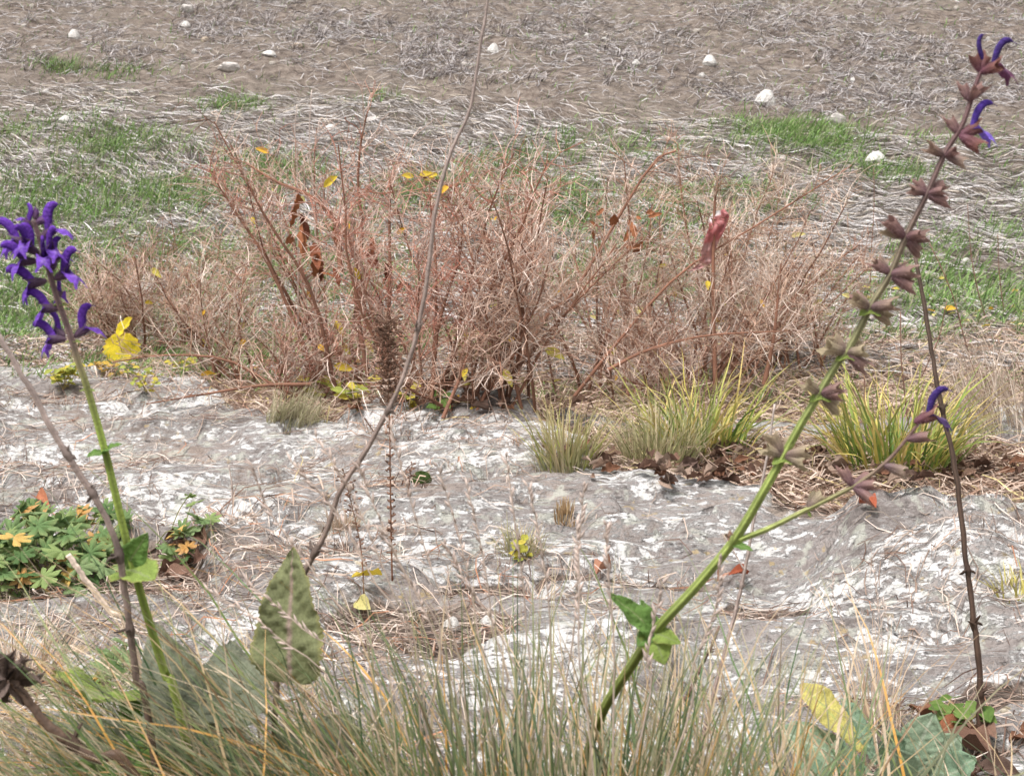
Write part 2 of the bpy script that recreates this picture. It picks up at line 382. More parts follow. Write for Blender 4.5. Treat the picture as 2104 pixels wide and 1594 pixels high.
# fresh green grass coming through
g = Geo(); N = 330000
u = rng.uniform(0, 1, N); y = 4.5 + 12 * u ** 1.8; x = rng.uniform(-1, 1, N) * (.35 * y + .9)
gd = green(x, y) * sstep(4.5, 5.1, y)
k = rng.uniform(0, 1, N) < gd * .60 + .035; x, y, gd = x[k], y[k], gd[k]
for (px, py, rx, ry, m) in [(q[0], q[1], q[2], q[3], int(q[4] * .6)) for q in [(1640, 285, 95, 22, 3200), (1590, 272, 45, 10, 900), (1690, 300, 45, 14, 900), (1820, 362, 60, 14, 900), (470, 216, 40, 7, 500), (125, 142, 28, 7, 400), (240, 310, 90, 24, 1500), (350, 400, 90, 26, 1800), (120, 430, 110, 30, 1800), (40, 620, 70, 40, 1500), (520, 560, 70, 40, 1500), (560, 350, 60, 20, 900), (1160, 440, 60, 25, 700), (880, 390, 40, 14, 500)]]:
    cx, cy, rx, ry = ellipse(px, py, rx, ry); x = np.concatenate([x, rng.normal(cx, rx * .85, m)]); y = np.concatenate([y, rng.normal(cy, ry * .85, m)]); gd = np.concatenate([gd, rng.uniform(.3, 1., m)])
N = len(x)
b = np.stack([x, y, zf(x, y) - .002], -1)
P = grass(rng, b, rng.normal(-.5, 1.1, N), rng.uniform(.1, 1.0, N), rng.uniform(.2, 1.3, N), rng.uniform(.03, .10, N) * (.7 + .5 * gd), 5, .1)
c0 = pick(rng, [(.17, .28, .085, 4), (.21, .34, .10, 3), (.11, .18, .06, 2.4), (.28, .34, .15, 2), (.40, .38, .25, 1.2)], N, .18)
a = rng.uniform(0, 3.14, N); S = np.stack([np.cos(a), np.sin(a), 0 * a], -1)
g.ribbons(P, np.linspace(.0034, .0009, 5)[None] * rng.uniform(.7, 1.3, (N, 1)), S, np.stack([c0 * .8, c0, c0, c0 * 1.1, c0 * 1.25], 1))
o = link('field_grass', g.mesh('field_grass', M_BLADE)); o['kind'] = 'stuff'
# dry matted grass of the bank under and behind the shrubs, and straw caught on the rock
g = Geo(); N = 60000
y = rng.uniform(2.85, 5.7, N); x = rng.uniform(-1, 1, N) * (.35 * y + .6); s = soil(x, y)
k = (s > .5) & (rng.uniform(size=N) < .9); x, y = x[k], y[k]; N = len(x)
col = pick(rng, [(.50, .37, .29, 4), (.62, .50, .41, 3), (.32, .21, .15, 3), (.15, .09, .065, 3), (.52, .43, .21, 1)], N)
lie(g, rng, x, y, rng.normal(0, .9, N), rng.uniform(.04, .20, N), rng.uniform(.0009, .0020, N), rng.uniform(0, .05, N), rng.normal(0, .8, N), col, 5)
N = 60000
y = 1.4 + 3.4 * rng.uniform(0, 1, N) ** 1.3; x = rng.uniform(-1, 1, N) * (.35 * y + .4); s = soil(x, y)
pr = .85 * s + .30 * sstep(.5, .62, fbm(x * 3.1, y * 3.1, 3, 61)) + .45 * sstep(.1, -.5, x / y * 2.2) * sstep(.42, .6, fbm(x * 5, y * 5, 2, 62)) + .015
k = (rng.uniform(size=N) < pr) & (y < np.interp(x, _e[:, 0], _e[:, 1]) + .1); x, y = x[k], y[k]; N = len(x)
col = pick(rng, [(.50, .40, .33, 4), (.62, .53, .46, 3), (.33, .24, .19, 3), (.17, .11, .085, 3), (.40, .20, .12, .8)], N)
lie(g, rng, x, y, rng.normal(0, 1.0, N), rng.uniform(.02, .11, N), rng.uniform(.0005, .0013, N), rng.uniform(0, .022, N), rng.normal(0, 1.2, N), col, 5)
o = link('straw_litter', g.mesh('straw_litter', M_STRAW)); o['kind'] = 'stuff'

# ------------------------------------------------------------------ stones in the field
def stone_mesh(seed, col):
    r_ = np.random.default_rng(seed); a = 12; b = 9
    th = np.linspace(0, 2 * math.pi, a, endpoint=False); ph = np.linspace(.12, math.pi - .12, b)
    D = np.stack([np.cos(th)[None] * np.sin(ph)[:, None], np.sin(th)[None] * np.sin(ph)[:, None], np.cos(ph)[:, None] * np.ones((1, a))], -1)
    R = np.full(D.shape[:2], 1e9)
    for _ in range(11):                                    # flat broken faces
        nrm = r_.normal(size=3); nrm /= np.linalg.norm(nrm); dd = r_.uniform(.72, 1.0)
        q = D @ nrm; R = np.minimum(R, np.where(q > .12, dd / np.maximum(q, .12), 1e9))
    R = np.minimum(R, 1.25) * (1 + r_.normal(0, .025, R.shape))
    V = np.concatenate([(D * R[..., None]).reshape(-1, 3), [[0, 0, .95], [0, 0, -.95]]])
    i = np.arange(b - 1)[:, None] * a + np.arange(a)[None]; j = np.arange(b - 1)[:, None] * a + (np.arange(a)[None] + 1) % a
    T = [(b * a, k, (k + 1) % a) for k in range(a)] + [(b * a + 1, (b - 1) * a + (k + 1) % a, (b - 1) * a + k) for k in range(a)]
    g = Geo(); g.add(V, col, np.stack([i, i + a, j + a, j], -1), T)
    return g.mesh('stone', M_STONE, smooth=False)
rng = np.random.default_rng(21)
SM = [stone_mesh(100 + k, c) for k, c in enumerate([(.47, .44, .41), (.42, .38, .33), (.53, .51, .48), (.40, .33, .26), (.45, .41, .38)])]
def stone(px, py, wpx, hpx, label, group=None, mesh=None):
    p = ground(px, py + hpx * .45); sx = wpx / FPX * p[1] / 2; sz = hpx / FPX * p[1] / 2
    o = link('stone', SM[rng.integers(5)] if mesh is None else SM[mesh]); o.location = (p[0], p[1], p[2] + sz * .30)
    o.rotation_euler = (rng.uniform(-.2, .2), rng.uniform(-.2, .2), rng.uniform(-.4, .4)); o.scale = (sx / .95, sx * .9, sz / .85)
    return tag(o, label, 'stone', group)
for a in [(1573, 199, 38, 34, 'large rounded white stone on the field edge above the bright green patch', None, 2),
          (1716, 242, 48, 22, 'long pale stone lying on bare soil right of the large round stone', None, 0),
          (1798, 321, 40, 22, 'white wedge shaped stone by green grass near the tall sage stem', None, 2),
          (470, 133, 50, 18, 'wide flat white stone in the upper field, left', None, 0),
          (153, 69, 22, 19, 'white blocky stone near the top left corner of the field', None, 2),
          (385, 14, 30, 16, 'pale slab stone at the top edge of the field', None, 0),
          (382, 49, 22, 12, 'small white stone just below the pale slab at the top edge', None, 2),
          (1015, 98, 24, 20, 'white stone right beside the tall grey dry stalk', None, 2),
          (1366, 286, 52, 16, 'long flat pale stone in combed straw above the shrubs', None, 0),
          (770, 243, 40, 16, 'flat pinkish white stone in combed straw left of the tall stalk', None, 4),
          (680, 262, 30, 14, 'pale stone in the straw beside a thin upright stem', None, 2),
          (135, 243, 26, 13, 'white stone alone in the straw at left', None, 2),
          (1458, 122, 24, 20, 'white angular stone in the middle of the upper field', None, 2),
          (1307, 128, 16, 12, 'small white stone left of the angular stone in the upper field', None, 2),
          (555, 108, 26, 10, 'narrow white stone right of the wide flat stone', None, 2),
          (610, 92, 20, 12, 'creamy stone above the narrow white stone', None, 3),
          (420, 80, 15, 10, 'creamy small stone above the wide flat stone', None, 3),
          (1985, 535, 18, 15, 'small white stone in green grass by the dark dry stalk', None, 2),
          (800, 608, 0.1, .1, '', None, 2)][:-1]:
    stone(*a)
for k in range(46):
    px, py = rng.uniform(10, 2090), rng.uniform(8, 235) if k < 38 else rng.uniform(235, 300)
    stone(px, py, rng.uniform(7, 14), rng.uniform(6, 10), 'small pale pebble scattered on the upper field', 'pebbles on the upper field')

# ------------------------------------------------------------------ leaf shapes
def leaf_geo(prof, nu=10, nv=7, cup=.1, wrinkle=.0, curl=.0, seed=0, col=(.1, .2, .05), vein=None, edge=None, serr=0., twist=0., wave=0., veins=0.):
    r_ = np.random.default_rng(seed)                       # unit length along +Y, X across, Z up
    v = np.linspace(0, 1, nu); uu = np.linspace(-1, 1, nv)
    w = np.interp(v, *zip(*prof)); U, Vv = np.meshgrid(uu, v)
    rag = 1 + serr * np.where(np.arange(nu) % 2 == 0, 1, -1)[:, None] * (np.abs(U) > .9)
    X = U * w[:, None] * rag
    Z = cup * np.abs(U) * w[:, None] * 2 - curl * Vv ** 2
    Z = Z + wrinkle * (vnoise(X * 26 + 9, Vv * 26, seed + 5) - .5) + wave * np.sin(Vv * 14 + U * 3 + seed) * np.abs(U) * w[:, None]
    if veins: Z = Z + veins * np.abs(np.sin((Vv * 11 - np.abs(U) * 2.2) * math.pi)) ** .6 * (np.abs(U) < .97)
    if twist: ang = twist * Vv; X, Z = X * np.cos(ang) - Z * np.sin(ang), X * np.sin(ang) + Z * np.cos(ang)
    C = np.broadcast_to(np.asarray(col, float), X.shape + (3,)).copy() * (1 + .18 * (vnoise(X * 15, Vv * 9, seed + 9) - .5) * 2)[..., None]
    if vein is not None: C[:, nv // 2] = vein
    if edge is not None: C[:, [0, -1]] = .4 * C[:, [0, -1]] + .6 * np.asarray(edge); C[-1] = edge
    return np.stack([X, Vv * np.ones_like(X), Z], -1), C
OVAL = [(0, .02), (.12, .14), (.35, .26), (.6, .24), (.85, .12), (1, .005)]
LANCE = [(0, .03), (.2, .10), (.5, .14), (.8, .10), (1, .005)]
SAGE = [(0, .16), (.08, .26), (.25, .30), (.5, .25), (.75, .16), (.93, .06), (1, .004)]
def leaf_mesh(name, mat, **kw):
    P, C = leaf_geo(**kw); g = Geo(); g.grid(P, C); return g.mesh(name, mat)
def put_leaf(name, me, parent, base, tip, hint, origin, wid=1., label=None):
    x, y, z, L = frame(base, tip, hint)
    o = link(name, me, parent, mat4(x * L * wid, y * L, z * L, np.asarray(base) - np.asarray(origin)))
    if label: o['label'] = label
    return o

# ------------------------------------------------------------------ dead and fallen leaves
rng = np.random.default_rng(33)
DL = [leaf_mesh('dead_leaf', M_DEAD, prof=OVAL, nu=11, nv=7, cup=rng.uniform(.3, .9), curl=rng.uniform(-.5, .5), wrinkle=.09, seed=k, col=c, wave=.35, twist=rng.uniform(-.6, .6), serr=.02)
      for k, c in enumerate([(.17, .095, .065), (.23, .135, .095), (.11, .06, .042), (.27, .175, .125), (.20, .095, .055), (.33, .24, .185), (.14, .09, .07)])]
SHADE = ['brown', 'tan', 'dark chocolate', 'light tan', 'reddish', 'pale buff', 'greyish']
def lay_leaf(x, y, Lr, label, group, meshes, name='dead_leaf', cat='leaf', lift=.012, wid=1.0):
    a = rng.uniform(0, 6.283); z = float(zf(x, y)) + rng.uniform(.003, lift)
    b = np.array([x, y, z]); t = b + np.array([math.cos(a), math.sin(a), rng.uniform(-.12, .35)]) * Lr
    xx, yy, zz, L = frame(b, t, (rng.normal(0, .5), rng.normal(-.2, .5), 1))
    o = link(name, meshes[rng.integers(len(meshes))], None, mat4(xx * L * wid, yy * L, zz * L, b)); return tag(o, label, cat, group)
def scatter(px0, px1, py0, py1): p = ground(rng.uniform(px0, px1), rng.uniform(py0, py1)); return p[0], p[1]
for k in range(296):
    x, y = scatter(1330, 2120, 945, 1012) if k < 262 else scatter(1130, 1400, 945, 985)
    m = int(rng.integers(7)); px_ = 1052 + x / y * FPX
    where = 'below the fine pale clump' if px_ < 1430 else 'between the two sedge clumps' if px_ < 1640 else 'below the large sedge clump' if px_ < 1950 else 'right of the dark stalk'
    lay_leaf(x, y, rng.uniform(.018, .046), 'curled %s dead leaf in the litter drift %s' % (SHADE[m], where), 'dead leaves drifted along the rock edge', DL[m:m + 1], lift=.035)
for k in range(44):
    lay_leaf(*scatter(600, 1180, 790, 852), rng.uniform(.03, .06), 'dry brown leaf on the ground under the shrubs', 'dead leaves under the shrubs', DL)
for k in range(9):
    lay_leaf(*scatter(300, 430, 1130, 1190), rng.uniform(.03, .06), 'dark curled dead leaf beside the cranesbill clump', 'dead leaves by the cranesbill', DL[:3], lift=.02)
for k in range(12):
    lay_leaf(*scatter(1930, 2110, 1490, 1600), rng.uniform(.03, .06), 'brown dead leaf at the foot of the dark dry stalk', 'dead leaves by the dark stalk', DL)
RL = [leaf_mesh('fallen_leaf', M_DEAD, prof=OVAL, nu=7, nv=5, cup=.8, curl=.3, wrinkle=.08, seed=60 + k, col=c, wave=.2) for k, c in enumerate([(.36, .10, .05), (.42, .17, .09), (.44, .22, .14)])]
for (px, py, s, lb) in [(1255, 1181, .045, 'red fallen leaf lying in the rock crack at centre'), (1475, 1208, .04, 'red fallen leaf just left of the leaning sage stem base'),
                        (1535, 1197, .035, 'red leaf scrap beside the grey leaning stalk'), (1765, 1045, .045, 'orange red leaf on rock below the leaf litter'),
                        (1985, 1530, .06, 'orange leaf beside the grey green rosette'), (75, 1035, .05, 'orange brown leaf behind the cranesbill clump')]:
    p = ground(px, py); lay_leaf(p[0], p[1], s, lb, None, RL, 'fallen_leaf')
YL = [leaf_mesh('yellow_leaf', M_LEAF, prof=OVAL, nu=7, nv=5, cup=.25, curl=.15, wrinkle=.03, seed=70 + k, col=c, wave=.2) for k, c in enumerate([(.66, .50, .06), (.60, .52, .12), (.70, .42, .05), (.62, .56, .22)])]
for k in range(34):
    lay_leaf(*scatter(1690, 2100, 585, 690), rng.uniform(.025, .05), 'small yellow fallen leaf in the green grass right of the shrubs', 'yellow leaves fallen on the right bank', YL, 'yellow_leaf', lift=.05)
for k in range(36):
    lay_leaf(*(scatter(390, 760, 690, 850) if k < 24 else scatter(780, 1150, 770, 850)), rng.uniform(.025, .05), 'small yellow fallen leaf on the ground around the shrub feet', 'yellow leaves fallen under the shrubs', YL, 'yellow_leaf', lift=.03)
p = ground(735, 1245); lay_leaf(p[0], p[1], .05, 'pale yellow leaf in straw at the centre of the rock', None, YL[3:], 'yellow_leaf')
p = ground(785, 1220); lay_leaf(p[0], p[1], .055, 'mustard yellow leaf beside the brown seed stalk foot', None, YL[:1], 'yellow_leaf', lift=.03)
for (px, py, s, lb) in [(1005, 1285, .012, 'white snail shell sized pebble in straw, right of the pale leaf'), (930, 1290, .012, 'white pebble beside the curled white straw')]:
    p = ground(px, py); o = link('pebble', SM[2]); o.location = (p[0], p[1], p[2] + .005); o.scale = (s, s, s * .8); tag(o, lb, 'pebble')

# ------------------------------------------------------------------ shrubs
def zig(r_, p, dirv, L, K, jit, up=0.):
    pts = [np.array(p, float)]; d_ = np.array(dirv, float); d_ /= np.linalg.norm(d_)
    for _ in range(K - 1):
        d_ = d_ + r_.normal(0, jit, 3) + np.array([0, 0, up]); d_ /= np.linalg.norm(d_); pts.append(pts[-1] + d_ * L / (K - 1))
    return np.array(pts)
TW = [(.55, .38, .29), (.65, .49, .40), (.43, .26, .19), (.72, .59, .51), (.26, .14, .095)]
def twigset(r_, stems, n1, L1, n2, pal, rad=1., grav=-.02):
    A = []; R = []; C = []; B2 = []; R2 = []; C2 = []
    for S in stems:
        for _ in range(int(n1 * 1.2)):
            f = r_.uniform(.15, 1.0) ** .8; i = f * (len(S) - 1); k = int(min(i, len(S) - 2)); p = S[k] + (S[k + 1] - S[k]) * (i - k)
            ax = S[k + 1] - S[k]; ax /= np.linalg.norm(ax) + 1e-9
            dv = r_.normal(0, 1, 3); dv -= ax * dv.dot(ax); dv /= np.linalg.norm(dv); dv = dv + ax * r_.uniform(.1, 1.6) + np.array([0, 0, .15])
            t = zig(r_, p, dv, r_.uniform(*L1) * (1.15 - .5 * f), 5, .17, grav); c = np.array(pal[r_.integers(len(pal))]) * r_.uniform(.75, 1.25)
            A.append(t); R.append(np.linspace(.0014, .0007, 5) * rad * r_.uniform(.8, 1.2)); C.append(c)
            for _ in range(n2):
                q = r_.integers(1, 5); dv = r_.normal(0, 1, 3); dv /= np.linalg.norm(dv)
                B2.append(zig(r_, t[q], dv + .7 * (t[q] - t[q - 1]) / np.linalg.norm(t[q] - t[q - 1]), r_.uniform(.015, .09), 3, .25)); R2.append(np.linspace(.0010, .0006, 3) * rad); C2.append(c * r_.uniform(.8, 1.3))
    return (np.array(A), np.array(R), np.array(C)), (np.array(B2), np.array(R2), np.array(C2))
def shrub(label, px, py, top, n, spread, seed, n1=16, n2=4, extra=(), pal=TW, lean=0., leaves=8, L1=(.06, .22), stemcol=(.20, .10, .065), rad=1.):
    r_ = np.random.default_rng(seed); b = ground(px, py); H = (b[2] * 0 + at(px, top, b[1])[2]) - b[2]
    t = thing('dry_shrub', label, 'shrub', b, 'leafless shrubs behind the rock'); stems = []
    for k in range(n):
        a = r_.uniform(0, 6.283); sp = spread * r_.uniform(.1, 1.0)
        dv = np.array([math.cos(a) * sp + lean, .8 * math.sin(a) * sp, 1.0])
        s0 = b + np.array([r_.normal(0, .05), r_.normal(0, .05), -.01])
        stems.append(zig(r_, s0, dv, H * r_.uniform(.6, 1.12) * math.sqrt(1 + .5 * sp), 9, .085, .02))
    for pts in extra: stems.append(spline(pts, 12))
    for k, S in enumerate(stems):
        g = Geo(); Rr = np.linspace(.0050, .0015, len(S)) * r_.uniform(.75, 1.15) * (1.45 if k >= n else 1.) * rad
        g.tubes(S, Rr, np.asarray(stemcol) * r_.uniform(.75, 1.35), 5); link('stem', g.mesh('stem', M_TWIG, off=b), t)
    tw, tw2 = twigset(r_, stems[:n] + [s for s in stems[n:]], n1, L1, n2, pal, rad)
    g = Geo(); g.tubes(*tw, 3); g.tubes(*tw2, 3); link('twigs', g.mesh('twigs', M_TWIG, off=b), t, kind='stuff')
    for k in range(leaves):
        S = stems[r_.integers(len(stems))]; p = S[r_.integers(3, len(S))] + r_.normal(0, .01, 3)
        put_leaf('leaf', YL[r_.integers(len(YL))], t, p, p + r_.normal(0, 1, 3) * .02 + np.array([0, 0, -.01]), (0, -1, .4), b, .8)
    return t, b, stems
D1, D2 = 4.15, 4.35
def arc(pts, y): return [at(px, py, y) for px, py in pts]
PINK = [(.52, .29, .225), (.61, .42, .34), (.42, .19, .135), (.66, .51, .43)]
TAN = [(.54, .38, .28), (.64, .51, .41), (.40, .25, .17), (.70, .59, .50)]
shrub('low tangled brown shrub behind the flowering sage spike', 300, 742, 520, 12, 1.5, 1, 20, 4, pal=TW, lean=-.15, leaves=4, L1=(.08, .26), rad=1.05)
shrub('sprawling pinkish shrub with stems leaning left over the rock', 480, 800, 560, 11, 1.3, 2, 18, 3, pal=TW + TAN, lean=-.35, leaves=6,
      extra=[arc([(640, 830), (560, 790), (460, 738), (330, 730), (230, 745)], 4.3), arc([(640, 790), (540, 792), (420, 810), (300, 830)], 4.0)])
t_red, b_red, _ = shrub('tall reddish shrub under the hanging dark brown leaves', 720, 815, 330, 13, .85, 3, 22, 4, pal=PINK + TW, leaves=7,
      extra=[arc([(760, 800), (730, 600), (745, 480), (735, 380), (742, 290), (755, 230)], 4.2), arc([(700, 560), (690, 460), (640, 405), (570, 375), (505, 335)], 4.15),
             arc([(690, 800), (640, 600), (560, 470), (520, 400), (440, 250)], 4.3), arc([(790, 800), (800, 600), (800, 430), (805, 355)], 4.2), arc([(660, 800), (560, 560), (480, 430), (430, 350)], 4.4)])
shrub('pink twigged shrub behind the tall grey stalk', 880, 810, 350, 13, .8, 4, 24, 5, pal=PINK, leaves=6, L1=(.06, .20))
t3, b3, _ = shrub('shrub with arching brown cane ending in a yellow leaf', 1050, 830, 400, 12, .8, 5, 22, 4, pal=TW, leaves=6,
      extra=[arc([(1015, 830), (1020, 690), (1012, 560), (995, 470), (945, 400), (900, 372), (865, 364)], 4.05), arc([(1060, 830), (1070, 640), (1075, 500), (1082, 395)], 4.1),
             arc([(1040, 830), (1050, 560), (1042, 430)], 4.25), arc([(1060, 760), (1130, 640), (1180, 600), (1330, 350), (1390, 310)], 4.2)])
for dx, dy in ((0, 0), (14, 2), (-12, 4), (8, 8)):
    bb = at(862 + dx, 360 + dy, 4.05); put_leaf('leaf', YL[0], t3, bb, bb + np.array([(.03 if dx >= 0 else -.03), -.005, .006]), (0, -.9, .5), b3, 1.1)
t_tan, b_tan, _ = shrub('dense tan twigged shrub at the centre right of the thicket', 1230, 810, 390, 13, .9, 6, 24, 5, pal=TAN + TW, leaves=7,
      extra=[arc([(1180, 815), (1280, 690), (1400, 560), (1560, 460), (1750, 340)], 4.4), arc([(1250, 760), (1330, 720), (1450, 690), (1620, 680)], 4.1)])
shrub('tan shrub holding the pink plastic scrap', 1440, 800, 430, 13, .85, 7, 24, 5, pal=TAN + TW, leaves=6,
      extra=[arc([(1570, 790), (1590, 690), (1605, 540)], 4.2), arc([(1470, 790), (1465, 600), (1468, 430), (1475, 370)], 4.35)])
shrub('thin low shrub at the right end of the thicket', 1640, 770, 560, 9, 1.1, 8, 16, 3, pal=TAN + TW, leaves=5, lean=.15)
shrub('matted heap of dead brown twigs at the left end of the thicket', 390, 730, 480, 12, 1.7, 13, 20, 5, pal=TW, lean=-.25, leaves=4, L1=(.10, .30))
shrub('straggling tan shrub reaching right toward the dark stalk', 1560, 760, 480, 11, 1.2, 14, 20, 5, pal=TAN + TW, lean=.2, leaves=4, L1=(.08, .26))
shrub('small brown shrub low in front of the thicket centre', 960, 838, 650, 9, 1.5, 9, 18, 4, pal=TW, leaves=5)
shrub('small brown shrub low in front of the thicket, right', 1330, 832, 650, 9, 1.5, 10, 18, 4, pal=TW, leaves=5)
shrub('small reddish shrub in front of the tall reddish one', 610, 835, 640, 9, 1.5, 11, 18, 4, pal=PINK + TW, leaves=5)
shrub('pale tuft of dead twigs at the top of the right thicket', 1500, 770, 350, 7, .45, 12, 26, 6, pal=TAN, leaves=2, L1=(.05, .16))

# dark brown withered leaves hanging in the tall reddish shrub
rng = np.random.default_rng(44)
HB = [leaf_mesh('withered_leaf', M_DEAD, prof=LANCE, nu=12, nv=7, cup=.35, curl=.12, wrinkle=.10, seed=90 + k, col=c, wave=.35, twist=.3, serr=.1) for k, c in enumerate([(.24, .085, .042), (.15, .05, .028), (.32, .13, .06)])]
for (px, py, qx, qy, w) in [(617, 398, 622, 440, .9), (612, 420, 606, 470, .7), (620, 440, 630, 492, .8), (614, 460, 610, 510, .6), (632, 478, 640, 530, 1.0), (640, 500, 652, 548, .9), (648, 520, 658, 572, 1.0), (668, 545, 674, 578, .9), (676, 550, 684, 588, .8), (690, 462, 692, 510, .9),
                            (700, 470, 704, 492, 1.2), (722, 498, 738, 524, 1.2), (730, 506, 722, 530, 1.0), (762, 488, 770, 520, 1.0), (757, 515, 765, 548, .9), (783, 540, 790, 580, .8), (832, 575, 820, 605, .9), (826, 580, 838, 606, .8), (605, 480, 598, 506, .8), (662, 560, 700, 568, .6), (740, 470, 748, 500, .9)]:
    jx = rng.uniform(-9, 9); b = at(px + jx, py, 3.90 + rng.uniform(-.05, .05)); t = at(qx + jx * 1.6 + rng.uniform(-8, 8), qy, 3.90 + rng.uniform(-.05, .05)); x, y, z, L = frame(b, t, (rng.normal(0, .7), -1, .2))
    link('withered_leaf', HB[rng.integers(3)], t_red, mat4(x * L * w * 1.35, y * L, z * L, b - b_red))
for k in range(16):
    b = at(rng.uniform(1215, 1340), rng.uniform(420, 520), 4.1); x, y, z, L = frame(b, b + rng.normal(0, .02, 3) + np.array([0, 0, -.02]), (0, -1, .2))
    link('withered_leaf', HB[2], t_tan, mat4(x * L * 1.2, y * L, z * L, b - b_tan))

# pink plastic scrap caught in the shrub
g = Geo(); n = 26; v = np.linspace(0, 1, n); ctr = spline([at(1478, 432, 4.36), at(1474, 470, 4.34), at(1456, 510, 4.36), at(1450, 540, 4.37), at(1425, 556, 4.36)], n)
hw = np.interp(v, [0, .1, .35, .6, .8, 1], [.014, .028, .026, .018, .026, .020])
uu = np.linspace(-1, 1, 9); r_ = np.random.default_rng(3)
P = ctr[:, None] + uu[None, :, None] * hw[:, None, None] * np.array([1, .1, .25]) + np.array([0, 1, 0]) * ((vnoise(uu[None] * 4 + 3 + 0 * v[:, None], v[:, None] * 15, 8) - .5) * .035)[..., None]
C = np.broadcast_to(np.array([.56, .20, .20]), P.shape).copy(); C[v > .4] = (.58, .33, .31); C[:2, :5] = (.78, .76, .75); C[2:4, :2] = (.8, .75, .75)
g.grid(P, C * (1 + .25 * (vnoise(uu[None] * 3 + 0 * v[:, None], v[:, None] * 9, 9) - .5))[..., None])
tag(link('plastic_scrap', g.mesh('plastic_scrap', M_PLASTIC)), 'torn pink red plastic scrap caught in the tan shrub', 'litter')

# large yellow leaves at the left
b = ground(250, 745); t = thing('yellow_leaved_seedling', 'seedling with two large bright yellow leaves left of the thicket', 'plant', b)
ym = leaf_mesh('large_leaf', M_LEAF, prof=[(0, .1), (.12, .34), (.4, .46), (.7, .4), (.9, .22), (1, .03)], nu=12, nv=9, cup=.12, wrinkle=.05, seed=5, col=(.78, .62, .035), vein=(.62, .52, .09), wave=.12, serr=.07, veins=.03, edge=(.62, .42, .06))
yb = b[1] - .10
put_leaf('leaf', ym, t, at(252, 750, yb), at(250, 682, yb + .05), (.1, -.75, .65), b, 1.15)
put_leaf('leaf', ym, t, at(240, 690, yb), at(272, 652, yb), (.2, -.5, .8), b, .55)
g = Geo(); g.tubes(spline([b, at(250, 720, yb + .01), at(240, 688, yb + .01)], 6), np.full(6, .0015), np.array([.45, .36, .08]), 5); link('stem', g.mesh('stem', M_STEM, off=b), t)

# leafy sprigs
LS = {c: [leaf_mesh('sprig_leaf', M_LEAF, prof=OVAL, nu=6, nv=5, cup=.25, curl=.1, wrinkle=.02, seed=110 + k, col=cc, wave=.1) for k, cc in enumerate(v)] for c, v in
      {'yg': [(.46, .44, .07), (.34, .38, .08), (.55, .46, .08)], 'g': [(.13, .22, .05), (.18, .27, .07)], 'yo': [(.62, .42, .08), (.55, .36, .10)]}.items()}
def sprig(label, px, py, top, wpx, n, col, seed, leafl=.022, st=5):
    r_ = np.random.default_rng(seed); b = ground(px, py); t = thing('leafy_sprig', label, 'plant', b); H = max(at(px, top, b[1])[2] - b[2], .03); W = wpx / FPX * b[1] / 2
    for k in range(st):
        e = b + np.array([r_.uniform(-W, W), r_.uniform(-W, W) * .6, H * r_.uniform(.6, 1)]); S = spline([b, (b + e) / 2 + r_.normal(0, .01, 3), e], 7)
        g = Geo(); g.tubes(S, np.linspace(.0013, .0007, 7), np.array([.28, .22, .10]), 4); link('stem', g.mesh('stem', M_STEM, off=b), t)
        for j in range(n // st):
            p = S[r_.integers(2, 7)]; a = r_.uniform(0, 6.283); q = p + np.array([math.cos(a), math.sin(a), r_.uniform(-.4, .5)]) * leafl * r_.uniform(.6, 1.2)
            me = LS[col][r_.integers(len(LS[col]))]; put_leaf('leaf', me, t, p, q, (r_.normal(0, .3), -.5, .8), b, 1.3)
for a in [('bushy yellow green sprig on the rock left of the green sage stem', 130, 800, 745, 70, 60, 'yg', 1, .026, 8),
          ('orange yellow leaved sprig below the large yellow leaves', 235, 770, 742, 90, 34, 'yo', 2, .026, 6),
          ('thin green sprig on rock right of the large yellow leaves', 300, 805, 750, 90, 40, 'yg', 3, .02, 7),
          ('pale green sprig below the left twigs', 370, 770, 735, 60, 26, 'yg', 4, .02, 5),
          ('yellow green leafed sprig under the reddish shrub', 655, 835, 770, 90, 20, 'yg', 5, .035, 5),
          ('light green sprig left of the brown seed stalk', 735, 845, 775, 60, 16, 'yg', 6, .035, 4),
          ('yellow leaved sprig right of the brown seed stalk', 845, 845, 785, 50, 14, 'yg', 7, .034, 4),
          ('green seedling under the arching cane', 905, 845, 800, 60, 18, 'g', 8, .03, 4),
          ('dark green weed beside the left rock edge', 380, 700, 660, 60, 30, 'g', 9, .03, 5),
          ('trailing green weed beside the dark stalk foot', 1965, 1500, 1440, 110, 34, 'g', 10, .022, 7),
          ('tiny green seedling in the straw at rock centre', 1085, 1150, 1120, 50, 12, 'yg', 11, .02, 3)]:
    sprig(*a)

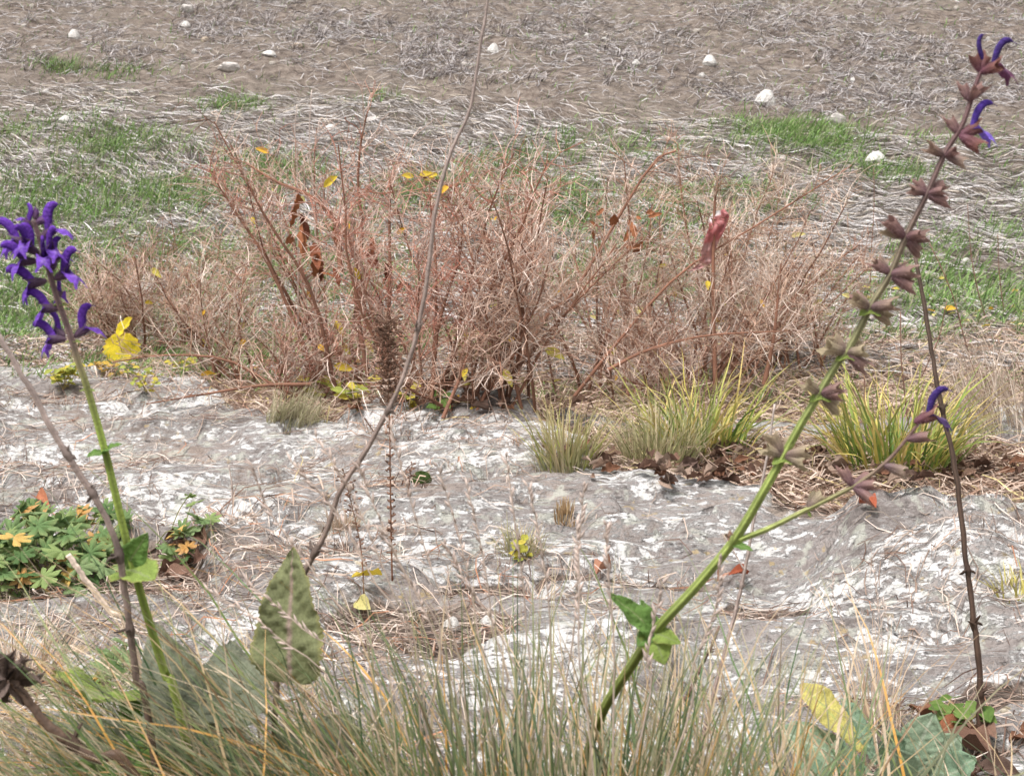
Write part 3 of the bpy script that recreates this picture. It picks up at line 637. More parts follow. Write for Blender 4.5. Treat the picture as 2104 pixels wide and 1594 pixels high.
# ------------------------------------------------------------------ grass tussocks
def tussock(name, label, cat, base, n, nind, rad, L, th, bend, w, pal, seed, K=8, headm=None, heads=1.0, sq=.7, wob=.085, group=None, tipc=None, tipk=1.3, mat=None, stalks=0, stalkL=(.3, .42), stalk_head=None):
    r_ = np.random.default_rng(seed); t = thing(name, label, cat, base, group); mat = mat or M_BLADE
    def make(m):
        a = r_.uniform(0, 6.283, m); rr = rad * np.sqrt(r_.uniform(0, 1, m)); bx = base[0] + rr * np.cos(a); by = base[1] + sq * rr * np.sin(a)
        b = np.stack([bx, by, zf(bx, by) - .004], -1)
        hd = a + r_.normal(0, .5, m) if headm is None else r_.normal(headm, heads, m)
        P = grass(r_, b, hd, r_.uniform(*th, m), r_.uniform(*bend, m), r_.uniform(*L, m), K, wob)
        c = pick(r_, pal, m, .14); s = np.linspace(0, 1, K)
        C = np.repeat(c[:, None], K, 1)
        if tipc is not None:
            k = (s[None] ** 2.4 * r_.uniform(0, tipk, (m, 1)))[..., None]; k = np.clip(k, 0, 1); C = C * (1 - k) + np.asarray(tipc) * k
        W = w * r_.uniform(.7, 1.3, (m, 1)) * (1 - s[None] ** 2.2 * .9) * (.75 + .25 * np.minimum(1, s[None] * 4))
        sd = hd + 1.57 + r_.normal(0, .6, m); S = np.stack([np.cos(sd), np.sin(sd), r_.normal(0, .2, m)], -1)
        return P, W, S, C
    g = Geo(); g.ribbons(*make(n)); link('grass_blades', g.mesh('grass_blades', mat, off=base), t, kind='stuff')
    P, W, S, C = make(nind)
    for k in range(nind):
        g = Geo(); g.ribbons(P[k:k + 1], W[k:k + 1] * 1.15, S[k:k + 1], C[k:k + 1]); link('blade', g.mesh('blade', mat, off=base), t)
    return t, r_
def seed_stalk(t, pts, base, r_, r0=.0007, frac=.45, n=16, sl=.006, col=(.50, .40, .33), cs=(.58, .47, .41), spread=.5):
    S = spline(pts, 16); g = Geo(); g.tubes(S, np.linspace(r0, r0 * .5, 16), np.asarray(col), 4)
    A = []; R = []; C = []
    for k in range(n):
        f = 1 - frac * k / n; i = f * 15; j = int(min(i, 14)); p = S[j] + (S[j + 1] - S[j]) * (i - j); ax = S[j + 1] - S[j]; ax /= np.linalg.norm(ax)
        dv = r_.normal(0, 1, 3); dv -= ax * dv.dot(ax); dv = dv / np.linalg.norm(dv) * spread + ax; dv /= np.linalg.norm(dv); l = sl * r_.uniform(.7, 1.3)
        A.append(p[None] + dv[None] * (np.array([.05, .35, .7, 1.1]) * l)[:, None]); R.append(np.array([.15, 1, .8, .08]) * sl * .17); C.append(np.asarray(cs) * r_.uniform(.8, 1.2))
    g.tubes(np.array(A), np.array(R), np.array(C), 4)
    return link('flower_stalk', g.mesh('flower_stalk', M_STRAW, off=base), t)
SEDGE = [(.31, .36, .08, 3), (.20, .29, .07, 3), (.50, .44, .11, 3), (.60, .47, .18, 2.5), (.12, .22, .05, 2.4)]
FINE = [(.34, .33, .17, 3), (.42, .38, .22, 3), (.26, .28, .12, 2), (.50, .42, .27, 2)]
b = ground(1165, 962); tussock('sedge_clump', 'small grey green grass clump on rock edge, left of the larger clumps', 'grass clump', b, 210, 30, .05, (.07, .18), (.0, .6), (.1, .9), .0016, FINE + [(.36, .40, .10, 2)], 1, tipc=(.60, .46, .2))
b = ground(1350, 965); tussock('sedge_clump', 'fine pale green grass clump at the slab edge beside dead leaves', 'grass clump', b, 420, 30, .065, (.08, .20), (.0, .7), (.1, .9), .0011, FINE, 2)
b = ground(1440, 930); tussock('sedge_clump', 'yellow green broad bladed clump behind the fine pale clump', 'grass clump', b, 150, 60, .10, (.12, .27), (.1, .8), (.2, 1.2), .0023, SEDGE, 3, tipc=(.66, .53, .22))
b = onland(*flat(1840, 952)); tussock('sedge_clump', 'large yellow green broad bladed clump behind the branching sage', 'grass clump', b, 210, 80, .11, (.14, .29), (.05, .75), (.2, 1.2), .0026, SEDGE, 4, tipc=(.68, .54, .22))
b = ground(600, 872); tussock('sedge_clump', 'low rounded grey grass tuft on the rock edge at left centre', 'grass clump', b, 420, 20, .06, (.05, .11), (.1, .9), (.2, .9), .0009, [(.36, .34, .20, 2), (.44, .39, .27, 2), (.28, .27, .15, 1)], 5, headm=.2, heads=.9)
b = ground(985, 745); tussock('sedge_clump', 'green grass clump inside the thicket behind the arching cane', 'grass clump', b, 160, 20, .07, (.08, .18), (.0, .6), (.1, .8), .0022, [(.20, .28, .07, 2), (.36, .36, .10, 2)], 6)
b = ground(2075, 880); tussock('sedge_clump', 'dry grey tan grass clump at the right edge behind leaf litter', 'grass clump', b, 260, 30, .13, (.15, .34), (.1, .8), (.1, .8), .0012, [(.48, .39, .31, 3), (.58, .50, .42, 2), (.34, .26, .2, 2)], 7, headm=2.6, heads=.8)
b = ground(1160, 1075); tussock('cut_grass_stub', 'short stub of cut straw standing on rock at centre', 'grass stub', b, 90, 12, .018, (.02, .035), (.0, .25), (0, .2), .0012, [(.50, .36, .2, 2), (.36, .24, .13, 2)], 8)
b = ground(700, 1085); tussock('dry_grass_tuft', 'tiny dry grass tuft in a rock hollow beside the tall stalk', 'grass tuft', b, 150, 10, .03, (.02, .06), (.0, .9), (.1, .8), .0008, [(.50, .40, .30, 2), (.40, .28, .2, 1)], 9)
b = ground(1075, 1140); tussock('dry_grass_tuft', 'tiny olive grass tuft in the straw hollow at centre', 'grass tuft', b, 150, 10, .035, (.02, .06), (.0, .9), (.1, .8), .0008, [(.36, .34, .18, 2), (.46, .36, .24, 1)], 10)
b = ground(2090, 1225); tussock('dry_grass_tuft', 'small yellow grass tuft on the rock at the right edge', 'grass tuft', b, 60, 8, .03, (.02, .06), (.0, .8), (.1, .7), .0012, [(.52, .46, .14, 2), (.40, .36, .14, 1)], 12)
b = ground(30, 1395); tussock('dry_grass_tuft', 'pale fanned dry grass tuft at the left edge above the dead seed head', 'grass tuft', b, 300, 30, .06, (.05, .13), (.2, 1.2), (.1, .7), .0009, [(.58, .46, .36, 3), (.48, .35, .25, 2), (.34, .22, .15, 1)], 11)
FORE = [(.46, .34, .18, 2.4), (.64, .52, .38, 2.2), (.085, .17, .06, 3.6), (.13, .21, .05, 3.0), (.045, .10, .04, 3.4), (.66, .34, .06, 1.5), (.20, .12, .06, 1.2)]
GRN = [(.10, .175, .07, 4), (.14, .205, .06, 3), (.055, .11, .05, 3.4), (.50, .39, .26, 2.0), (.62, .33, .08, .9)]
def fore(label, px, y, n, nind, rad, L, th, bend, pal, seed, headm, heads, w=.00108, stalks=()):
    n = int(n * 1.25)
    x = (px - 1052) / FPX * y / CP; b = onland(x, y)
    t, r_ = tussock('grass_tussock', label, 'grass clump', b, n, nind, rad, L, th, bend, w, pal, seed, 11, headm, heads, .6, .06, None, (.60, .47, .33), .8)
    for pts in stalks:
        P = [np.array([b[0] + r_.normal(0, rad * .5), b[1] + r_.normal(0, rad * .3), b[2]])] + [at(q[0], q[1], y + (q[2] if len(q) > 2 else 0)) for q in pts]
        seed_stalk(t, P, b, r_)
    return t
PI = math.pi
fore('wide tussock of fine grass flopping left across the bottom of the sage', 800, .92, 560, 70, .12, (.24, .40), (.25, .85), (.4, 1.4), FORE, 21, PI, .45,
     stalks=[[(700, 1500), (560, 1300), (430, 1215)], [(760, 1450), (620, 1290), (500, 1190)], [(820, 1450), (700, 1250), (560, 1060), (520, 960)], [(860, 1400), (760, 1180), (690, 1050), (600, 950)],
             [(870, 1420), (800, 1200), (720, 1010), (650, 900)], [(900, 1400), (830, 1180), (760, 1020), (740, 960)]])
fore('low left wing of the fine grass lying over the sage leaves', 600, .90, 200, 40, .09, (.22, .36), (.35, .95), (.4, 1.3), FORE, 22, PI, .4)
fore('upright fine green grass tussock at the bottom centre', 1050, .94, 330, 40, .11, (.13, .29), (.0, .36), (.0, .6), GRN, 23, None, .9,
     stalks=[[(960, 1500), (930, 1300), (880, 1150), (830, 980), (800, 870)], [(990, 1500), (980, 1290), (945, 1110), (900, 960)], [(1010, 1500), (1010, 1280), (990, 1130), (960, 1000)],
             [(1060, 1500), (1080, 1280), (1060, 1090), (1040, 940)], [(1100, 1500), (1130, 1300), (1110, 1110), (1085, 1000)], [(1150, 1500), (1180, 1290), (1190, 1120), (1200, 1000)],
             [(960, 1500), (900, 1320), (840, 1190), (780, 1090)], [(1080, 1500), (1040, 1330), (960, 1200), (915, 1120)]])
fore('thin upright grass stems in front of the leaning sage base', 1240, .86, 190, 30, .09, (.15, .27), (.0, .32), (.0, .5), GRN, 24, None, .9,
     stalks=[[(1260, 1500), (1262, 1330), (1250, 1180), (1245, 1080)], [(1320, 1500), (1330, 1350), (1360, 1200)], [(1400, 1520), (1420, 1380), (1470, 1250), (1480, 1150)], [(1210, 1500), (1190, 1350), (1190, 1180), (1185, 1080)]])
fore('sparse arching straw coloured grass right of the leaning sage', 1480, 1.0, 60, 22, .09, (.16, .30), (.1, .7), (.2, 1.0), FORE, 25, .3, 1.5)
fore('tan grass tussock sweeping left at the bottom right', 1600, 1.05, 110, 30, .10, (.15, .29), (.1, .8), (.2, 1.1), [(.55, .44, .32, 4), (.46, .34, .22, 3), (.20, .25, .13, 2), (.62, .40, .18, 1)], 26, 2.7, .7)
fore('thin grass at the bottom right corner over the dead leaves', 2060, 1.05, 50, 16, .10, (.15, .27), (.2, .9), (.2, 1.1), FORE, 27, 2.6, 1.2)
fore('dense low green and straw grass at the bottom centre left', 760, .88, 560, 50, .13, (.21, .34), (.15, .8), (.3, 1.3), FORE, 31, PI, .6)
fore('dense low green grass hiding the foot of the leaning sage', 1180, .84, 340, 40, .11, (.19, .30), (.0, .42), (.1, .8), GRN, 32, None, .9)
fore('low straw grass at the bottom right of the leaning sage', 1480, .90, 150, 30, .11, (.19, .29), (.1, .7), (.2, 1.0), FORE, 33, 2.4, 1.2)
fore('low tangle of grass at the bottom left corner', 280, .90, 210, 30, .13, (.18, .33), (.3, .9), (.3, 1.2), FORE, 28, 2.6, 1.3)
b = ground(1800, 1500); t, r_ = tussock('pale_grass_tuft', 'pale straw tuft with feathery stems behind the grey green rosette', 'grass clump', b, 90, 20, .025, (.05, .13), (.0, .45), (.0, .5), .0007, [(.62, .48, .36, 3), (.52, .37, .25, 2)], 30)
for pts in ([(1805, 1400), (1805, 1280), (1798, 1180)], [(1790, 1400), (1740, 1330), (1690, 1270)], [(1810, 1420), (1812, 1300), (1790, 1130)], [(1800, 1430), (1720, 1250), (1710, 1180)], [(1815, 1420), (1825, 1290), (1815, 1240)]):
    seed_stalk(t, [b] + [at(q[0], q[1], b[1]) for q in pts], b, r_, r0=.0006, sl=.006, n=10, col=(.62, .52, .45), cs=(.66, .56, .5))

# ------------------------------------------------------------------ cranesbill
def palm_mesh(seed, col, edge=None):
    r_ = np.random.default_rng(seed); n = 71; a = np.linspace(-2.75, 2.75, n)
    lob = np.abs(np.cos(a * 4.0)) ** .8
    R = .34 + .66 * lob * (1 - .12 * np.abs(a) / 2.75); R *= 1 + .05 * np.where(np.arange(n) % 4 < 2, 1, -1) * (lob > .5)
    V = [(0, 0, 0)]; C = [np.asarray(col) * .9]; T = []
    for ring, f in enumerate((.5, 1.)):
        for k in range(n):
            z = .10 * f * (lob[k] - .5) + .12 * f * f * math.sin(a[k] * 1.5 + seed) - .12 * f * f
            V.append((R[k] * f * math.sin(a[k]) * .5, R[k] * f * math.cos(a[k]) * .5, z * .5)); c = np.asarray(col) * r_.uniform(.85, 1.15)
            C.append(c if ring == 0 or edge is None else .4 * c + .6 * np.asarray(edge))
    Q = []
    for k in range(n - 1):
        T.append((0, 1 + k + 1, 1 + k)); Q.append((1 + k, 1 + k + 1, 1 + n + k + 1, 1 + n + k))
    g = Geo(); g.add(np.array(V), np.array(C), Q, T); return g.mesh('palmate_leaf', M_LEAF, smooth=True)
GL = [palm_mesh(1, (.17, .26, .10)), palm_mesh(2, (.23, .32, .14)), palm_mesh(3, (.10, .18, .06)), palm_mesh(4, (.27, .36, .13)), palm_mesh(5, (.15, .25, .09), (.30, .35, .14))]
GY = [palm_mesh(6, (.68, .46, .14)), palm_mesh(7, (.58, .32, .10), (.62, .40, .2))]
def cranesbill(label, px, py, wpx, dep, H, n, ny, seed, size=.058):
    r_ = np.random.default_rng(seed); b = ground(px, py); t = thing('cranesbill', label, 'plant', b); W = wpx / FPX * b[1] / 2; P = []; k = 0
    while k < n:
        ux, uy = r_.uniform(-1, 1, 2)
        if ux * ux + uy * uy > 1: continue
        e = np.array([b[0] + ux * W, b[1] + uy * dep, 0]); e[2] = float(zf(e[0], e[1])) + H * (1.05 - .75 * (ux * ux + .4 * uy * uy)) * r_.uniform(.35, 1.25)
        f = np.array([b[0] + ux * W * .55 + r_.normal(0, .02), b[1] + uy * dep * .5 + r_.normal(0, .02), 0]); f[2] = float(zf(f[0], f[1])) - .003
        P.append(spline([f, (f + e) / 2 + np.array([0, 0, .01]), e], 7)); s = size * r_.uniform(.65, 1.15)
        nr = np.array([ux * .7 + r_.normal(0, .5), -.45 + r_.normal(0, .5), .9]); a = r_.uniform(0, 6.283); yv = np.array([math.cos(a), math.sin(a), 0])
        x, y, z, L = frame(e, e + yv, nr); me = GY[r_.integers(2)] if k < ny else GL[r_.integers(5)]
        link('leaf', me, t, mat4(x * s, y * s, z * s, e - b)); k += 1
    g = Geo(); P = np.array(P); g.tubes(P, np.full(P.shape[:2], .0009), np.array([.26, .27, .10]), 4); link('leaf_stalks', g.mesh('leaf_stalks', M_STEM, off=b), t, kind='stuff')
    return t, b
t, b = cranesbill('leafy green cranesbill clump on the rock at the left edge', 120, 1170, 330, .17, .062, 105, 11, 1)
e = at(28, 1103, b[1] - .1); x, y, z, L = frame(e, e + np.array([.2, 1, .1]), (0, -.75, .6)); link('leaf', GY[0], t, mat4(x * .062, y * .062, z * .062, e - b))['label'] = 'large yellow leaf'
cranesbill('small cranesbill tuft right of the green sage stem', 390, 1150, 90, .06, .06, 16, 3, 2, .042)
cranesbill('cranesbill leaves low between grass, behind the dead seed head', 235, 1400, 70, .05, .05, 12, 1, 3, .042)
cranesbill('low cranesbill leaves at the lower left edge', 20, 1215, 90, .07, .06, 18, 1, 4, .045)

# ------------------------------------------------------------------ moss cushion
p = ground(868, 990); g = Geo(); a, bb = 26, 12; th = np.linspace(0, 2 * PI, a); ph = np.linspace(0.02, PI / 2 + .25, bb)
D = np.stack([np.cos(th)[None] * np.sin(ph)[:, None], np.sin(th)[None] * np.sin(ph)[:, None], np.cos(ph)[:, None] * np.ones((1, a))], -1)
R = 1 + .12 * (vnoise(D[..., 0] * 6 + 9, D[..., 1] * 6 + D[..., 2] * 5, 4) - .5); g.grid(D * R[..., None] * np.array([.020, .018, .017]), np.array([.045, .075, .018]))
r_ = np.random.default_rng(2); N = 900; i = r_.integers(0, bb - 1, N); j = r_.integers(0, a, N); n0 = D[i, j] + r_.normal(0, .12, (N, 3)); n0 /= np.linalg.norm(n0, axis=1, keepdims=True)
P0 = n0 * np.array([.0195, .0175, .0165]); P = np.stack([P0, P0 + n0 * .0018], 1); S = np.cross(n0, r_.normal(0, 1, (N, 3))); S /= np.linalg.norm(S, axis=1, keepdims=True)
g.ribbons(P, np.full((N, 2), .0006) * np.array([[1, .2]]), S, pick(r_, [(.07, .11, .025, 1), (.11, .15, .035, 1), (.04, .06, .015, 1)], N))
o = link('moss_cushion', g.mesh('moss_cushion', M_MOSS)); o.location = (p[0], p[1] - .04, p[2] + .012); tag(o, 'round dark green moss cushion on the pale rock', 'moss')

# ------------------------------------------------------------------ dry stalks
def stalk(name, label, ctrl, y, r0, r1, col0, col1, nodes=(), branches=(), n=48, grp=None, tufts=0, foot=None, seed=0, cat='stalk'):
    """ctrl runs from the tip down; y a depth or one per point"""
    ys_ = y if hasattr(y, '__len__') else [y] * len(ctrl)
    r_ = np.random.default_rng(seed); pts = [at(c[0], c[1], d) for c, d in zip(ctrl, ys_)][::-1]
    if foot is not None: pts = [np.array(foot)] + pts
    b = pts[0].copy(); t = thing(name, label, cat, b, grp); S = spline(pts, n); S[1:-1] += r_.normal(0, r0 * .10, (n - 2, 3))
    R = np.linspace(r0, r1, n) * (1 + .05 * r_.normal(size=n)); s = np.linspace(0, 1, n)[:, None]
    C = np.asarray(col0) * (1 - s) + np.asarray(col1) * s; C = C * (1 + .12 * r_.normal(size=(n, 1)))
    g = Geo(); m = 8; g.tubes(S, R, C, m, prof=[1, .9, 1, .88, 1, .9, 1, .86], profc=np.array([[1.2] * 3, [.75] * 3] * 4), cap=True)
    link('stem', g.mesh('stem', M_STEM, off=b), t)
    for f in nodes:
        i = int(f * (n - 1)); p = S[i]; ax = S[min(i + 1, n - 1)] - S[max(i - 1, 0)]; ax /= np.linalg.norm(ax); g = Geo(); rr = R[i]
        g.tubes(np.stack([p + ax * rr * q for q in (-2.2, -.8, 0, .8, 2.2)]), np.array([.9, 1.15, 1.32, 1.15, .9]) * rr, C[i] * .7, 8)
        for q in range(4):
            dv = r_.normal(0, 1, 3); dv -= ax * dv.dot(ax); dv /= np.linalg.norm(dv); tt = zig(r_, p, dv + ax * .4, rr * r_.uniform(2.5, 5), 4, .4); g.tubes(tt, np.array([.6, .5, .5, .2]) * rr, C[i] * .6, 4)
        link('node', g.mesh('node', M_DEAD, off=b), t)
    for bpts in branches:
        Q = spline([at(c[0], c[1], ys_[0]) for c in bpts], 12); g = Geo(); g.tubes(Q, np.linspace(r1 * .9, r1 * .5, 12), C[-1], 6, cap=True); link('side_branch', g.mesh('side_branch', M_STEM, off=b), t)
    return t, S, b
def footing(px, y): x = (px - 1052) / FPX * y / CP; p = onland(x, y); p[2] -= .01; return p
GREY0, GREY1 = (.17, .12, .095), (.36, .29, .26)
stalk('dry_stalk', 'tall curving grey dry stalk rising past the top of the picture', [(1012, -90), (1003, 0), (990, 70), (966, 220), (922, 325), (893, 440), (878, 570), (855, 690), (818, 800), (752, 925), (700, 1005), (662, 1110), (625, 1180), (575, 1320)], 1.0, .0024, .0009, GREY0, GREY1, nodes=(.41, .52, .20), foot=footing(520, 1.0), seed=1)
stalk('dry_stalk', 'grey brown dry stalk leaning left beside the flowering sage', [(-60, 600), (0, 695), (62, 800), (132, 925), (200, 1030), (240, 1120), (262, 1250), (280, 1390), (306, 1480)], 0.93, .0027, .0018, (.075, .045, .03), GREY1, nodes=(.44, .58, .68, .31), foot=footing(350, .93), seed=2)
stalk('dry_stalk', 'thick dark brown dry stalk standing on rock at the right', [(1881, 530), (1903, 650), (1922, 770), (1938, 850), (1962, 960), (1983, 1130), (1996, 1230), (2008, 1330), (2014, 1420), (2010, 1500)], 1.60, .0036, .0020, (.085, .05, .035), (.12, .085, .065), nodes=(.28, .42, .70, .12), seed=3)
stalk('dry_stalk', 'slender grey stalk crossing behind the leaning sage stem', [(1592, 830), (1572, 960), (1548, 1075), (1531, 1170), (1502, 1290), (1452, 1480)], 1.2, .0020, .0009, (.30, .22, .19), (.45, .38, .34), nodes=(.45,), branches=[[(1530, 1172), (1500, 1120), (1484, 1096)]], foot=footing(1400, 1.2), seed=4)
stalk('dry_stalk', 'short dark broken twig by the leaning sage base', [(1478, 1285), (1462, 1325), (1440, 1370), (1415, 1425), (1385, 1480)], 1.22, .0022, .0011, (.09, .05, .04), (.22, .15, .12), nodes=(.75,), foot=footing(1330, 1.22), seed=5)
stalk('straw_stem', 'cut pale straw stem leaning beside the grey stalk', [(140, 1140), (180, 1195), (225, 1255), (275, 1325)], 1.25, .0029, .0027, (.50, .38, .28), (.66, .54, .44), foot=footing(360, 1.25), seed=6, cat='straw')
for k, (pts, lb) in enumerate([([(352, 375), (347, 420), (357, 480), (366, 540)], 'thin dark upright stem in the green field behind the flower'),
            ([(1795, 345), (1796, 420), (1790, 520), (1788, 600)], 'thin brown stem left of the spent flower whorls'), ([(1910, 500), (1955, 600), (1980, 690), (2012, 800)], 'thin curving dark stem right of the thick dark stalk'),
            ([(1988, 420), (1995, 520), (2010, 600), (2030, 665)], 'thin brown stem at right in the green patch'), ([(2050, 480), (2053, 560), (2065, 650)], 'reddish thin stem at the right edge'),
            ([(1850, 640), (1852, 740), (1865, 860), (1870, 880)], 'reddish upright stem inside the large sedge clump'), ([(1655, 640), (1680, 730), (1700, 800)], 'brown thin stem left of the branching sage'),
            ([(1945, 620), (1930, 690), (1900, 760), (1880, 800)], 'thin reddish stem leaning right behind the dark stalk'), ([(1776, 770), (1778, 830), (1785, 890)], 'short brown stem at the left of the large sedge clump'),
            ([(470, 955), (476, 990), (478, 1030)], 'tiny reddish dry weed standing on the left rock'), ([(640, 185), (636, 300), (648, 470)], 'thin pale upright stem above the reddish shrub'),
            ([(610, 215), (606, 280), (612, 400)], 'pale thin grass stem above the hanging brown leaves')]):
    gy = ground(*pts[-1])[1] if k not in (10, 11) else 4.5
    f = None
    t, S, b = stalk('dry_weed', lb, pts, gy - .02, .0026 if k else .0030, .0014, (.16, .085, .06) if k < 9 else (.40, .30, .25), (.24, .14, .10) if k < 9 else (.50, .42, .37), nodes=(.5, .8) if k == 0 else (.6,), n=20, foot=(S_f := footing(pts[-1][0], gy)), seed=20 + k, cat='weed')
# brown stalk with tiny husks, and its lower companion
def husk_stalk(label, ctrl, dens, seed, r0=.0016):
    g0 = ground(*ctrl[-1]); r_ = np.random.default_rng(seed)
    t, S, b = stalk('seed_stalk', label, ctrl, g0[1], r0, r0 * .55, (.20, .085, .045), (.24, .15, .10), n=40, seed=seed)
    A = []; R = []; C = []; A2 = []
    for f0, f1, m, l in dens:
        for _ in range(m):
            i = r_.uniform(f0, f1) * 39; j = int(min(i, 38)); p = S[j]; a = r_.uniform(0, 6.283); out = np.array([math.cos(a), math.sin(a), r_.uniform(.1, 1.)]); out /= np.linalg.norm(out)
            ll = l * r_.uniform(.3, 1.); q = p + out * ll; A.append(q + out[None] * np.array([-.0022, -.0008, .001, .0026])[:, None]); R.append(np.array([.4, 1, .9, .2]) * .0017); C.append(np.array([.17, .10, .07]) * r_.uniform(.6, 2.0))
            A2.append(np.stack([p, (p + q) / 2 + r_.normal(0, .001, 3), q]))
    g = Geo(); g.tubes(np.array(A), np.array(R), np.array(C), 5); A2 = np.array(A2); g.tubes(A2, np.full(A2.shape[:2], .0005), np.array([.22, .13, .09]), 3)
    link('seed_husks', g.mesh('seed_husks', M_DEAD, off=b), t, kind='stuff')
husk_stalk('upright red brown stalk set with small dark husks at centre', [(793, 640), (797, 760), (801, 900), (803, 1050), (806, 1195)], [(.62, 1.0, 230, .034), (.66, .80, 90, .018), (.84, .95, 60, .022), (.1, .62, 130, .008)], 7)
husk_stalk('small reddish weed stalk left of the husk stalk', [(705, 965), (716, 1010), (728, 1060), (742, 1130), (748, 1220)], [(.5, 1.0, 40, .016), (.1, .5, 26, .008)], 8, .0011)
husk_stalk('bent dry weed beside the moss cushion', [(848, 950), (842, 985), (838, 1020)], [(.3, 1.0, 26, .012)], 9, .0009)

# dead seed head at the lower left
b = footing(520, .86); t, S, b = stalk('dead_seed_head', 'dark withered seed head on a thick bent stem, lower left', [(20, 1395), (48, 1425), (100, 1490), (190, 1555), (290, 1620)], .86, .0036, .0026, (.09, .055, .035), (.12, .08, .06), nodes=(.5,), foot=b, seed=31, cat='seed head')
r_ = np.random.default_rng(9); hp = at(22, 1395, .86)
SHB = [leaf_mesh('bract', M_DEAD, prof=LANCE, nu=10, nv=5, cup=.8, curl=.3, wrinkle=.12, seed=95 + k, col=c, wave=.3, twist=.8) for k, c in enumerate([(.10, .072, .06), (.17, .125, .105)])]
for k in range(26):
    dv = np.array([r_.normal(-.3, .6), r_.normal(0, .5), r_.normal(.35, .6)]); dv /= np.linalg.norm(dv); me = SHB[k % 2]
    put_leaf('bract', me, t, hp + dv * .001, hp + dv * r_.uniform(.012, .022), r_.normal(0, 1, 3), b, 1.5)

# ------------------------------------------------------------------ flowering sage
UP = np.array([0, 0, 1.])
def hood_mesh(col, tip=(.10, .045, .24), f=1.):
    g = Geo(); n = 16; S = spline(np.array([[.0055, 0, -.0002], [.0088, 0, .0016], [.0115, 0, .0048], [.0150, 0, .0082], [.0192, 0, .0097], [.0230, 0, .0080]]), n); s = np.linspace(0, 1, n)
    h = np.interp(s, [0, .2, .5, .8, .95, 1], [.0016, .0023, .0030, .0028, .0019, .0006]); h = h * f; wd = f * np.interp(s, [0, .3, .6, .9, 1], [.0016, .0017, .0016, .0012, .0004])
    Tn = np.gradient(S, axis=0); Tn /= np.linalg.norm(Tn, axis=1, keepdims=True); Nn = np.stack([-Tn[:, 2], 0 * s, Tn[:, 0]], -1); a = np.arange(10) * 2 * PI / 10
    P = S[:, None] + np.cos(a)[None, :, None] * Nn[:, None] * h[:, None, None] + np.sin(a)[None, :, None] * np.array([0, 1, 0])[None, None] * wd[:, None, None]
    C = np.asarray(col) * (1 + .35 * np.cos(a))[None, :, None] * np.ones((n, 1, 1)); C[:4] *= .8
    P = np.concatenate([P, P[:, :1]], 1); C = np.concatenate([C, C[:, :1]], 1); g.grid(P, C)
    g.tubes(spline(np.array([[.0215, 0, .0080], [.0236, 0, .0070], [.0246, 0, .0055]]), 6), np.full(6, .00025), np.asarray(tip), 4)
    return g.mesh('upper_lip', M_PETAL)
def lower_mesh(col):
    g = Geo(); nu, nv = 10, 9; v = np.linspace(0, 1, nu); u_ = np.linspace(-1, 1, nv)
    C0 = spline(np.array([[.006, 0, -.0012], [.0095, 0, -.0016], [.0130, 0, -.0030], [.0155, 0, -.0058], [.0158, 0, -.0092]]), nu)
    w = np.interp(v, [0, .3, .5, .62, .75, .92, 1], [.0014, .0030, .0058, .0036, .0056, .0064, .0046])
    P = C0[:, None] + u_[None, :, None] * w[:, None, None] * np.array([0, 1, 0]); curlz = (u_ ** 2)[None] * w[:, None]
    P[..., 2] += np.where(v < .55, .75, -.95)[:, None] * curlz; P[..., 0] += np.where(v < .55, -.45, -.2)[:, None] * curlz
    P[-1, nv // 2] += np.array([-.0006, 0, .0011])
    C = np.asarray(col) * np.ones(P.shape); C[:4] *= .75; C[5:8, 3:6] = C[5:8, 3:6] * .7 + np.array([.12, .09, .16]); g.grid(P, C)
    return g.mesh('lower_lip', M_PETAL)
